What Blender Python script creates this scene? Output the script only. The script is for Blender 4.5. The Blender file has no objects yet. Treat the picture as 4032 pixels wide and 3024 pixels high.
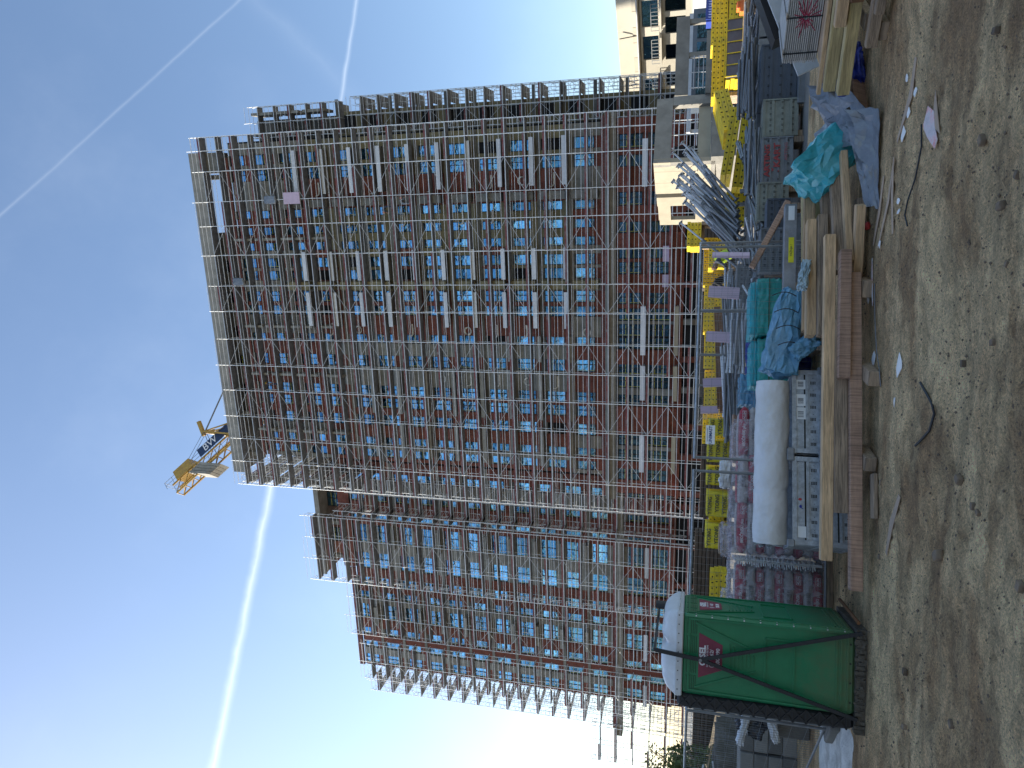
import bpy, math, random
from mathutils import Vector, Matrix, noise
R = math.radians
sin, cos, pi = math.sin, math.cos, math.pi
rnd = random.Random(7)
C = bpy.context.scene.collection
S = bpy.context.scene

# ------------------------------------------------------------ camera
PITCH, ROLL = R(14.4), R(1.8)
r0 = Vector((1, 0, 0)); u0 = Vector((0, -sin(PITCH), cos(PITCH))); fw = Vector((0, cos(PITCH), sin(PITCH)))
right = r0 * cos(ROLL) + u0 * sin(ROLL)
upv = u0 * cos(ROLL) - r0 * sin(ROLL)
cam_d = bpy.data.cameras.new('camera'); cam = bpy.data.objects.new('camera', cam_d); C.objects.link(cam)
# the phone was held upright and the file is stored turned a quarter: picture right is world down
m = Matrix((-upv, right, -fw)).transposed().to_4x4()
m.translation = Vector((0, 0, 2.0))
cam.matrix_world = m
cam_d.sensor_fit = 'HORIZONTAL'; cam_d.sensor_width = 36.0; cam_d.lens = 36.0 * 2807 / 4032
cam_d.clip_start = 0.1; cam_d.clip_end = 3000
S.camera = cam

# ------------------------------------------------------------ light
SUN_AZ, SUN_EL = R(-71.5), R(30)          # azimuth from +Y towards +X, elevation
sd = Vector((sin(SUN_AZ) * cos(SUN_EL), cos(SUN_AZ) * cos(SUN_EL), sin(SUN_EL)))
sl = bpy.data.lights.new('sun', 'SUN'); sl.energy = 4.2; sl.angle = R(0.5); sl.color = (1.0, 0.93, 0.8)
so = bpy.data.objects.new('sun', sl); C.objects.link(so)
so.rotation_euler = (-sd).to_track_quat('-Z', 'Y').to_euler()
so.location = sd * 300
W = bpy.data.worlds.new('World'); S.world = W; W.use_nodes = True
nt = W.node_tree; nt.nodes.clear()
out = nt.nodes.new('ShaderNodeOutputWorld'); bg = nt.nodes.new('ShaderNodeBackground')
sky = nt.nodes.new('ShaderNodeTexSky'); sky.sky_type = 'NISHITA'; sky.sun_disc = False
sky.sun_elevation = SUN_EL; sky.sun_rotation = SUN_AZ; sky.air_density = 1.0; sky.dust_density = 1.0; sky.ozone_density = 2.5
bg.inputs['Strength'].default_value = 0.115
tc = nt.nodes.new('ShaderNodeTexCoord')
def wn(kind, **kw):
    n = nt.nodes.new(kind)
    for k, v in kw.items(): setattr(n, k, v)
    return n
def wm(op, a, b=None, c=None, clamp=False):
    n = wn('ShaderNodeMath', operation=op); n.use_clamp = clamp
    for i, v in enumerate((a, b, c)):
        if v is None: continue
        if isinstance(v, (int, float)): n.inputs[i].default_value = v
        else: nt.links.new(v, n.inputs[i])
    return n.outputs[0]
def pray(x, y):
    return (fw * 2807 + right * (1512 - y) + upv * (2016 - x)).normalized()
wob = wn('ShaderNodeTexNoise'); wob.inputs['Scale'].default_value = 22; wob.inputs['Detail'].default_value = 5
nt.links.new(tc.outputs['Generated'], wob.inputs['Vector'])
wob2 = wn('ShaderNodeTexNoise'); wob2.inputs['Scale'].default_value = 3.0; wob2.inputs['Detail'].default_value = 6; wob2.inputs['Roughness'].default_value = .6
nt.links.new(tc.outputs['Generated'], wob2.inputs['Vector'])
def contrail(d1, d2, w, k, a0, a1):
    """a vapour trail as a great circle through two directions; w is its half width in radians"""
    n = d1.cross(d2).normalized(); mid = (d1 + d2).normalized(); along = n.cross(mid).normalized()
    dp = wn('ShaderNodeVectorMath', operation='DOT_PRODUCT'); nt.links.new(tc.outputs['Generated'], dp.inputs[0]); dp.inputs[1].default_value = n
    al = wn('ShaderNodeVectorMath', operation='DOT_PRODUCT'); nt.links.new(tc.outputs['Generated'], al.inputs[0]); al.inputs[1].default_value = along
    o = wm('MULTIPLY', wm('SUBTRACT', wob.outputs['Fac'], .5), w * .9)
    d = wm('ABSOLUTE', wm('ADD', dp.outputs['Value'], o))
    v = wm('SUBTRACT', 1.0, wm('DIVIDE', d, w), clamp=True)
    v = wm('MULTIPLY', wm('MULTIPLY', v, v), 1.3)
    m1 = wn('ShaderNodeMapRange', interpolation_type='SMOOTHSTEP'); m1.inputs['From Min'].default_value = a0 - .12; m1.inputs['From Max'].default_value = a0 + .12
    m2 = wn('ShaderNodeMapRange', interpolation_type='SMOOTHSTEP'); m2.inputs['From Min'].default_value = a1 + .12; m2.inputs['From Max'].default_value = a1 - .12
    nt.links.new(al.outputs['Value'], m1.inputs['Value']); nt.links.new(al.outputs['Value'], m2.inputs['Value'])
    v = wm('MULTIPLY', v, wm('MULTIPLY', m1.outputs[0], m2.outputs[0]))
    return wm('MULTIPLY', v, wm('MULTIPLY', wm('ADD', wob.outputs['Fac'], .45), k))
t1 = contrail(pray(845, 3000), pray(1060, 1950), .010, .27, -.36, .36)
t2 = contrail(pray(200, 670), pray(900, 40), .0034, .06, -.5, .5)
t3 = contrail(pray(1345, 380), pray(1400, 20), .005, .16, -.16, .16)
t4 = contrail(pray(1060, 60), pray(1290, 280), .024, .02, -.2, .2)
cl = wn('ShaderNodeMapRange', interpolation_type='SMOOTHSTEP'); cl.inputs['From Min'].default_value = .46; cl.inputs['From Max'].default_value = .78
cl.inputs['To Max'].default_value = .045
nt.links.new(wob2.outputs['Fac'], cl.inputs['Value'])
tot = wm('ADD', wm('ADD', t1, t2), wm('ADD', wm('ADD', t3, t4), cl.outputs[0]))
mix = wn('ShaderNodeMix', data_type='RGBA', blend_type='MIX')
nt.links.new(wm('MULTIPLY', tot, .8, clamp=True), mix.inputs['Factor'])
nt.links.new(sky.outputs[0], mix.inputs['A']); mix.inputs['B'].default_value = (7.6, 8.2, 8.8, 1)
tint = wn('ShaderNodeVectorMath', operation='MULTIPLY'); tint.inputs[1].default_value = (.99, .97, .93); nt.links.new(mix.outputs['Result'], tint.inputs[0]); nt.links.new(tint.outputs[0], bg.inputs['Color']); nt.links.new(bg.outputs[0], out.inputs[0])
S.view_settings.view_transform = 'Standard'; S.view_settings.look = 'None'
S.view_settings.exposure = 1.25; S.view_settings.gamma = 1.0; S.view_settings.use_curve_mapping = False
S.cycles.max_bounces = 6; S.cycles.transparent_max_bounces = 10; S.cycles.caustics_reflective = False; S.cycles.caustics_refractive = False

# ------------------------------------------------------------ materials
MATS = {}
def mat(name, col, rough=.8, metal=0., var=.25, vs=3., bump=.3, bs=30., stain=None, ss=1.2, sa=.5, spec=.5, stretch=(1, 1, 1), rand=.12):
    if name in MATS: return MATS[name]
    M = bpy.data.materials.new(name); M.use_nodes = True; t = M.node_tree; N = t.nodes; L = t.links
    b = N['Principled BSDF']; b.inputs['Roughness'].default_value = rough; b.inputs['Metallic'].default_value = metal
    b.inputs['Specular IOR Level'].default_value = spec
    tc = N.new('ShaderNodeTexCoord'); mp = N.new('ShaderNodeMapping'); mp.inputs['Scale'].default_value = stretch
    L.new(tc.outputs['Object'], mp.inputs['Vector'])
    oi = N.new('ShaderNodeObjectInfo')
    ad = N.new('ShaderNodeVectorMath'); ad.operation = 'ADD'; L.new(mp.outputs[0], ad.inputs[0])
    sc = N.new('ShaderNodeMath'); sc.operation = 'MULTIPLY'; sc.inputs[1].default_value = 37.; L.new(oi.outputs['Random'], sc.inputs[0]); L.new(sc.outputs[0], ad.inputs[1])
    n1 = N.new('ShaderNodeTexNoise'); n1.inputs['Scale'].default_value = vs; n1.inputs['Detail'].default_value = 6; n1.inputs['Roughness'].default_value = .65
    L.new(ad.outputs[0], n1.inputs['Vector'])
    mr = N.new('ShaderNodeMapRange'); mr.inputs['From Min'].default_value = .3; mr.inputs['From Max'].default_value = .7
    mr.inputs['To Min'].default_value = 1 - var; mr.inputs['To Max'].default_value = 1 + var; L.new(n1.outputs['Fac'], mr.inputs['Value'])
    r2 = N.new('ShaderNodeMapRange'); r2.inputs['To Min'].default_value = 1 - rand; r2.inputs['To Max'].default_value = 1 + rand; L.new(oi.outputs['Random'], r2.inputs['Value'])
    mm = N.new('ShaderNodeMath'); mm.operation = 'MULTIPLY'; L.new(mr.outputs[0], mm.inputs[0]); L.new(r2.outputs[0], mm.inputs[1])
    vm = N.new('ShaderNodeVectorMath'); vm.operation = 'SCALE'; vm.inputs[0].default_value = col; L.new(mm.outputs[0], vm.inputs['Scale'])
    last = vm.outputs[0]
    if stain:
        n3 = N.new('ShaderNodeTexNoise'); n3.inputs['Scale'].default_value = ss; n3.inputs['Detail'].default_value = 8; n3.inputs['Roughness'].default_value = .7
        L.new(ad.outputs[0], n3.inputs['Vector'])
        m3 = N.new('ShaderNodeMapRange'); m3.inputs['From Min'].default_value = .48; m3.inputs['From Max'].default_value = .68; m3.inputs['To Max'].default_value = sa
        L.new(n3.outputs['Fac'], m3.inputs['Value'])
        mx = N.new('ShaderNodeMix'); mx.data_type = 'RGBA'; L.new(m3.outputs[0], mx.inputs['Factor']); L.new(last, mx.inputs['A']); mx.inputs['B'].default_value = (*stain, 1)
        last = mx.outputs['Result']
    L.new(last, b.inputs['Base Color'])
    if bump:
        n2 = N.new('ShaderNodeTexNoise'); n2.inputs['Scale'].default_value = bs; n2.inputs['Detail'].default_value = 5; L.new(ad.outputs[0], n2.inputs['Vector'])
        bp = N.new('ShaderNodeBump'); bp.inputs['Strength'].default_value = bump; bp.inputs['Distance'].default_value = .6 / bs; L.new(n2.outputs['Fac'], bp.inputs['Height']); L.new(bp.outputs[0], b.inputs['Normal'])
    MATS[name] = M
    return M
def wood(name, col, dark, gs=(1.5, 26, 26), var=.32, saw=False, rand=.22):
    M = mat(name, col, .82, var=.2, vs=2.2, bump=0, stain=dark, ss=2.6, sa=.55, stretch=(.6, 3, 3), rand=rand)
    t = M.node_tree; N = t.nodes; L = t.links; b = N['Principled BSDF']
    tc = N.new('ShaderNodeTexCoord'); mp = N.new('ShaderNodeMapping'); mp.inputs['Scale'].default_value = (26, 1.2, 1.2) if saw else gs; L.new(tc.outputs['Object'], mp.inputs[0])
    n = N.new('ShaderNodeTexNoise'); n.inputs['Scale'].default_value = 1.6; n.inputs['Detail'].default_value = 6; n.inputs['Roughness'].default_value = .7; n.inputs['Distortion'].default_value = .4; L.new(mp.outputs[0], n.inputs['Vector'])
    mr = N.new('ShaderNodeMapRange'); mr.inputs['From Min'].default_value = .34; mr.inputs['From Max'].default_value = .62; mr.inputs['To Min'].default_value = 1 - var * 1.4; mr.inputs['To Max'].default_value = 1 + var * .5; L.new(n.outputs['Fac'], mr.inputs['Value'])
    src = b.inputs['Base Color'].links[0].from_socket; v = N.new('ShaderNodeVectorMath'); v.operation = 'SCALE'; L.new(src, v.inputs[0]); L.new(mr.outputs[0], v.inputs['Scale']); L.new(v.outputs[0], b.inputs['Base Color'])
    bp = N.new('ShaderNodeBump'); bp.inputs['Strength'].default_value = .6; bp.inputs['Distance'].default_value = .006; L.new(n.outputs['Fac'], bp.inputs['Height']); L.new(bp.outputs[0], b.inputs['Normal'])
    return M
def brick_mat(name, c1, c2, mortar, scale=1.0):
    M = bpy.data.materials.new(name); M.use_nodes = True; t = M.node_tree; N = t.nodes; L = t.links
    b = N['Principled BSDF']; b.inputs['Roughness'].default_value = .9
    tc = N.new('ShaderNodeTexCoord'); sp = N.new('ShaderNodeSeparateXYZ'); cb = N.new('ShaderNodeCombineXYZ')
    L.new(tc.outputs['Object'], sp.inputs[0]); ad = N.new('ShaderNodeMath'); L.new(sp.outputs['X'], ad.inputs[0]); L.new(sp.outputs['Y'], ad.inputs[1])
    L.new(ad.outputs[0], cb.inputs['X']); L.new(sp.outputs['Z'], cb.inputs['Y'])
    br = N.new('ShaderNodeTexBrick'); L.new(cb.outputs[0], br.inputs['Vector']); br.inputs['Scale'].default_value = scale
    br.inputs['Brick Width'].default_value = .26; br.inputs['Row Height'].default_value = .2; br.inputs['Mortar Size'].default_value = .014
    br.inputs['Color1'].default_value = (*c1, 1); br.inputs['Color2'].default_value = (*c2, 1); br.inputs['Mortar'].default_value = (*mortar, 1)
    n1 = N.new('ShaderNodeTexNoise'); n1.inputs['Scale'].default_value = 1.1; n1.inputs['Detail'].default_value = 7; L.new(tc.outputs['Object'], n1.inputs['Vector'])
    mr = N.new('ShaderNodeMapRange'); mr.inputs['From Min'].default_value = .3; mr.inputs['From Max'].default_value = .7; mr.inputs['To Min'].default_value = .65; mr.inputs['To Max'].default_value = 1.25
    L.new(n1.outputs['Fac'], mr.inputs['Value'])
    vm = N.new('ShaderNodeVectorMath'); vm.operation = 'SCALE'; L.new(br.outputs['Color'], vm.inputs[0]); L.new(mr.outputs[0], vm.inputs['Scale']); L.new(vm.outputs[0], b.inputs['Base Color'])
    bp = N.new('ShaderNodeBump'); bp.inputs['Distance'].default_value = .01; bp.invert = True; L.new(br.outputs['Fac'], bp.inputs['Height']); L.new(bp.outputs[0], b.inputs['Normal'])
    return M
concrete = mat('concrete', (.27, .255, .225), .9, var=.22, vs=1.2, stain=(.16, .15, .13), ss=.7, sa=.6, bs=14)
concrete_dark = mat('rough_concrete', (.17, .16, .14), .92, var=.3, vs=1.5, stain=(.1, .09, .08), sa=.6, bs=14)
render_olive = mat('beige_render', (.22, .185, .105), .92, var=.15, vs=.8, stain=(.17, .15, .1), ss=.6, sa=.45, bs=25)
brick = brick_mat('clay_block', (.26, .068, .042), (.19, .052, .036), (.17, .12, .1))
brick_band = brick_mat('dark_red_brick', (.2, .06, .045), (.15, .045, .04), (.2, .15, .13))
steel = mat('galvanised_tube', (.58, .6, .62), .5, .2, var=.15, vs=5, bump=0)
steel_b = mat('bright_galvanised_tube', (.78, .79, .8), .45, .1, var=.12, vs=5, bump=0)
steel_dark = mat('weathered_tube', (.22, .23, .24), .5, .6, var=.2, vs=6, bump=0)
deckm = mat('scaffold_deck', (.23, .24, .255), .8, .1, var=.3, vs=2.5, bump=.2, bs=20, stain=(.1, .085, .07), sa=.6)
toem = mat('red_toe_board', (.17, .048, .048), .8, var=.3, vs=3, bump=.1, stain=(.24, .22, .215), ss=1.6, sa=.95)
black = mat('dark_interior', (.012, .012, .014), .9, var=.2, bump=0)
frame_m = mat('window_frame', (.02, .022, .025), .5, bump=0)
tape = mat('yellow_tape', (.5, .46, .07), .6, bump=0)
white = mat('white_insulation', (.62, .63, .65), .7, var=.08, bump=.05, stain=(.45, .44, .42), sa=.4)
pinkm = mat('lilac_foam_board', (.62, .47, .58), .7, var=.06, bump=.05, stain=(.45, .36, .42), sa=.4)
cable_m = mat('white_cable', (.7, .66, .58), .6, bump=0)
yellow = mat('yellow_paint', (.78, .56, .02), .5, .1, var=.16, vs=6, bump=.15, bs=40, stain=(.3, .23, .07), ss=4, sa=.65)
yellow_wrap = mat('yellow_film', (.72, .58, .03), .35, var=.1, vs=5, bump=.5, bs=9)
hole_m = mat('hole_shadow', (.02, .018, .012), .9, bump=0)
cream = mat('formed_concrete', (.36, .32, .24), .85, var=.1, vs=1.2, stain=(.45, .4, .3), ss=.9, sa=.35, bs=20)
cream2 = mat('cream_render', (.50, .46, .38), .85, var=.05, vs=1., bs=25)
galv = mat('galvanised_sheet', (.38, .42, .46), .42, .35, var=.35, vs=14, bump=.15, bs=24, stain=(.33, .33, .32), ss=3, sa=.5)
galv_dull = mat('dull_galvanised', (.26, .27, .285), .55, .45, var=.22, vs=7, bump=.15, bs=30, stain=(.2, .18, .16), ss=3, sa=.5)
green = mat('green_plastic', (.013, .18, .078), .36, var=.12, vs=4, bump=.12, bs=70, stain=(.02, .2, .09), ss=2.4, sa=.28, rand=0)
def muddy(M, z1, col, amt=.75):
    t = M.node_tree; N = t.nodes; L = t.links; b = N['Principled BSDF']; src = b.inputs['Base Color'].links[0].from_socket
    tc = N.new('ShaderNodeTexCoord'); sp = N.new('ShaderNodeSeparateXYZ'); L.new(tc.outputs['Object'], sp.inputs[0])
    n = N.new('ShaderNodeTexNoise'); n.inputs['Scale'].default_value = 5; n.inputs['Detail'].default_value = 8; n.inputs['Roughness'].default_value = .75; L.new(tc.outputs['Object'], n.inputs['Vector'])
    a = N.new('ShaderNodeMath'); a.operation = 'MULTIPLY_ADD'; a.inputs[1].default_value = 1.5; L.new(n.outputs['Fac'], a.inputs[0]); m_ = N.new('ShaderNodeMath'); m_.operation = 'MULTIPLY'; m_.inputs[1].default_value = -1.0; L.new(sp.outputs['Z'], m_.inputs[0]); L.new(m_.outputs[0], a.inputs[2])
    mr = N.new('ShaderNodeMapRange'); mr.inputs['From Min'].default_value = .75 - z1; mr.inputs['From Max'].default_value = 1.15 - z1 * .5; mr.inputs['To Max'].default_value = amt; L.new(a.outputs[0], mr.inputs['Value'])
    mx = N.new('ShaderNodeMix'); mx.data_type = 'RGBA'; L.new(mr.outputs[0], mx.inputs['Factor']); L.new(src, mx.inputs['A']); mx.inputs['B'].default_value = (*col, 1); L.new(mx.outputs['Result'], b.inputs['Base Color'])
muddy(green, .75, (.12, .115, .06))
green_d = mat('green_plastic_dark', (.008, .09, .04), .45, var=.12, bump=.1, rand=0)
blackp = mat('black_plastic', (.016, .018, .022), .5, var=.2, bump=.1)
mudm = mat('dried_mud', (.10, .085, .065), .95, var=.3, vs=8, bump=1., bs=18)
roofw = mat('white_roof_plastic', (.64, .66, .68), .35, var=.06, vs=3, bump=.1, stain=(.4, .37, .3), ss=2.5, sa=.3)
maroon = mat('maroon_print', (.21, .03, .06), .5, bump=0)
letter = mat('white_print', (.78, .76, .76), .6, bump=0)
letterk = mat('dark_print', (.06, .055, .04), .6, bump=0)
letterr = mat('red_spray', (.32, .05, .05), .7, bump=0)
paper = mat('white_paper', (.74, .74, .72), .7, var=.06, bump=0)
foil = mat('white_foil', (.70, .70, .70), .42, var=.07, vs=2.5, bump=.35, bs=7, stain=(.5, .47, .38), ss=1.8, sa=.4)
wood_l = wood('fresh_timber', (.53, .36, .205), (.31, .19, .1))
wood_d = wood('weathered_timber', (.40, .29, .195), (.15, .115, .09), var=.45, rand=.35)
wood_r = wood('brown_saw_marked_timber', (.41, .255, .175), (.22, .14, .105), saw=True)
wood_y = wood('yellowish_beam', (.44, .34, .16), (.24, .18, .09))
boardk = mat('black_film_board', (.014, .015, .018), .4, bump=.1)
boardw = mat('pale_sheet', (.5, .53, .55), .55, var=.1, stain=(.32, .34, .36), sa=.5, bump=.1)
sheetm = mat('cement_sheet', (.40, .385, .36), .85, var=.12, vs=6, bump=.2)
gapm = mat('sheet_gap', (.06, .055, .05), .95, bump=0)
tealm = mat('teal_film', (.04, .36, .42), .3, var=.2, vs=3, bump=.35, bs=9, stain=(.22, .5, .52), ss=2.5, sa=.5, rand=.05)
teal2 = mat('green_wrap', (.03, .30, .28), .3, var=.3, vs=5, bump=.5, bs=14)
bluem = mat('blue_film', (.12, .29, .42), .27, var=.22, vs=5, bump=.6, bs=9, stain=(.28, .4, .48), ss=2.5, sa=.5)
navy = mat('dark_blue_foil', (.012, .03, .26), .3, var=.2, vs=5, bump=.4, bs=14)
bluep = mat('blue_crate_plastic', (.03, .06, .3), .45, var=.2, bump=.1)
greyf = mat('grey_tarp', (.2, .212, .23), .33, .3, var=.15, vs=5, bump=.5, bs=10)
blackf = mat('black_foil', (.012, .013, .018), .25, bump=.4, bs=9)
bagr = mat('red_paper_bag', (.34, .035, .06), .7, var=.15, vs=6, bump=.4, bs=20)
bagw = mat('grey_paper_bag', (.46, .43, .42), .75, var=.1, vs=6, bump=.4, bs=20, stain=(.38, .24, .26), sa=.3)
orange = mat('orange_plastic', (.75, .16, .03), .5, bump=0)
redm = mat('red_print', (.5, .05, .05), .6, bump=0)
rust = mat('rusty_beam', (.16, .075, .035), .7, .2, var=.3, bump=.3, stain=(.28, .12, .04), sa=.6)
crane_y = mat('crane_paint', (.46, .28, .05), .5, var=.2, vs=2, bump=0, stain=(.35, .17, .06), sa=.5)
skin = mat('skin', (.42, .24, .16), .6, bump=0)
cloth_k = mat('black_cloth', (.014, .013, .014), .9, bump=0)
hivis = mat('lime_vest', (.5, .72, .02), .7, bump=0)
navyc = mat('dark_work_cloth', (.04, .05, .08), .9, bump=0)
leafm = mat('leaves', (.10, .12, .03), .8, var=.5, vs=2, bump=0, rand=.4)
cardm = mat('cardboard', (.40, .30, .22), .85, var=.12, vs=5, bump=.1)
stone_m = mat('stone', (.17, .125, .085), .92, var=.3, vs=14, bump=.6, bs=40, rand=.35)
def glass(name, col, rough=.04):
    M = mat(name, col, rough, 1.0, var=.18, vs=.5, bump=.25, bs=1.3, rand=.2)
    return M
gl = glass('window_glass', (.2, .46, .68))
gl2 = glass('glass_tint_dark_reflection', (.035, .075, .12))  # dark reflection of low panes put into the colour; also plain tinted glass
gl3 = glass('window_glass_dim_reflection', (.10, .26, .42))  # copy of the glass with a dimmer reflection painted in, mostly low storeys
def film_mat():
    M = bpy.data.materials.new('clear_wrap'); M.use_nodes = True; t = M.node_tree; N = t.nodes; L = t.links
    b = N['Principled BSDF']; b.inputs['Base Color'].default_value = (.74, .71, .76, 1); b.inputs['Roughness'].default_value = .2; b.inputs['Alpha'].default_value = .3
    tc = N.new('ShaderNodeTexCoord'); n = N.new('ShaderNodeTexNoise'); n.inputs['Scale'].default_value = 7; n.inputs['Detail'].default_value = 6; n.inputs['Distortion'].default_value = 1.5
    L.new(tc.outputs['Object'], n.inputs['Vector'])
    bp = N.new('ShaderNodeBump'); bp.inputs['Strength'].default_value = .9; bp.inputs['Distance'].default_value = .06; L.new(n.outputs['Fac'], bp.inputs['Height']); L.new(bp.outputs[0], b.inputs['Normal'])
    mr = N.new('ShaderNodeMapRange'); mr.inputs['From Min'].default_value = .35; mr.inputs['From Max'].default_value = .7; mr.inputs['To Min'].default_value = .07; mr.inputs['To Max'].default_value = .46
    L.new(n.outputs['Fac'], mr.inputs['Value']); L.new(mr.outputs[0], b.inputs['Alpha'])
    return M
film = film_mat()
def ground_mat():
    M = bpy.data.materials.new('dirt'); M.use_nodes = True; t = M.node_tree; N = t.nodes; L = t.links
    b = N['Principled BSDF']; b.inputs['Roughness'].default_value = .95
    g = N.new('ShaderNodeNewGeometry')
    def no(s, d=8, r=.65, dist=0, st=(1, 1, 1)):
        mp = N.new('ShaderNodeMapping'); mp.inputs['Scale'].default_value = st; L.new(g.outputs['Position'], mp.inputs[0])
        n = N.new('ShaderNodeTexNoise'); n.inputs['Scale'].default_value = s; n.inputs['Detail'].default_value = d; n.inputs['Roughness'].default_value = r; n.inputs['Distortion'].default_value = dist
        L.new(mp.outputs[0], n.inputs['Vector']); return n
    def mr(src, a, c, lo, hi):
        n = N.new('ShaderNodeMapRange'); n.inputs['From Min'].default_value = a; n.inputs['From Max'].default_value = c; n.inputs['To Min'].default_value = lo; n.inputs['To Max'].default_value = hi; L.new(src, n.inputs['Value']); return n.outputs[0]
    a = no(.9, 8, .68, .6, (.55, 1.3, 1)); c = no(6, 8, .7, .3, (.7, 1.2, 1)); f = no(48, 6, .75); e = no(1.9, 8, .7, .4, (.6, 1.4, 1))
    vo = N.new('ShaderNodeTexVoronoi'); vo.inputs['Scale'].default_value = 15; L.new(g.outputs['Position'], vo.inputs['Vector'])  # dark cells: damp clods, plus shade of pits carried by the colour
    r1 = N.new('ShaderNodeValToRGB'); L.new(a.outputs['Fac'], r1.inputs[0])
    r1.color_ramp.elements[0].position = .40; r1.color_ramp.elements[0].color = (.38, .235, .115, 1)
    r1.color_ramp.elements[1].position = .60; r1.color_ramp.elements[1].color = (.80, .585, .32, 1)
    def mul(x, y):
        m = N.new('ShaderNodeMath'); m.operation = 'MULTIPLY'; L.new(x, m.inputs[0]); L.new(y, m.inputs[1]); return m.outputs[0]
    h = no(130, 4, .8)
    k = mul(mul(mr(c.outputs['Fac'], .32, .66, .7, 1.25), mul(mr(f.outputs['Fac'], .32, .68, .45, 1.55), mr(h.outputs['Fac'], .3, .7, .6, 1.4))), mul(mr(e.outputs['Fac'], .36, .58, .78, 1.22), mr(vo.outputs['Distance'], .05, .2, .5, 1.05)))
    v = N.new('ShaderNodeVectorMath'); v.operation = 'SCALE'; L.new(r1.outputs[0], v.inputs[0]); L.new(k, v.inputs['Scale']); L.new(v.outputs[0], b.inputs['Base Color'])
    bp = N.new('ShaderNodeBump'); bp.inputs['Strength'].default_value = 1.; bp.inputs['Distance'].default_value = .07
    mm = N.new('ShaderNodeMath'); mm.operation = 'ADD'; L.new(c.outputs['Fac'], mm.inputs[0]); L.new(f.outputs['Fac'], mm.inputs[1]); L.new(mm.outputs[0], bp.inputs['Height']); L.new(bp.outputs[0], b.inputs['Normal'])
    return M
dirt = ground_mat()

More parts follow.
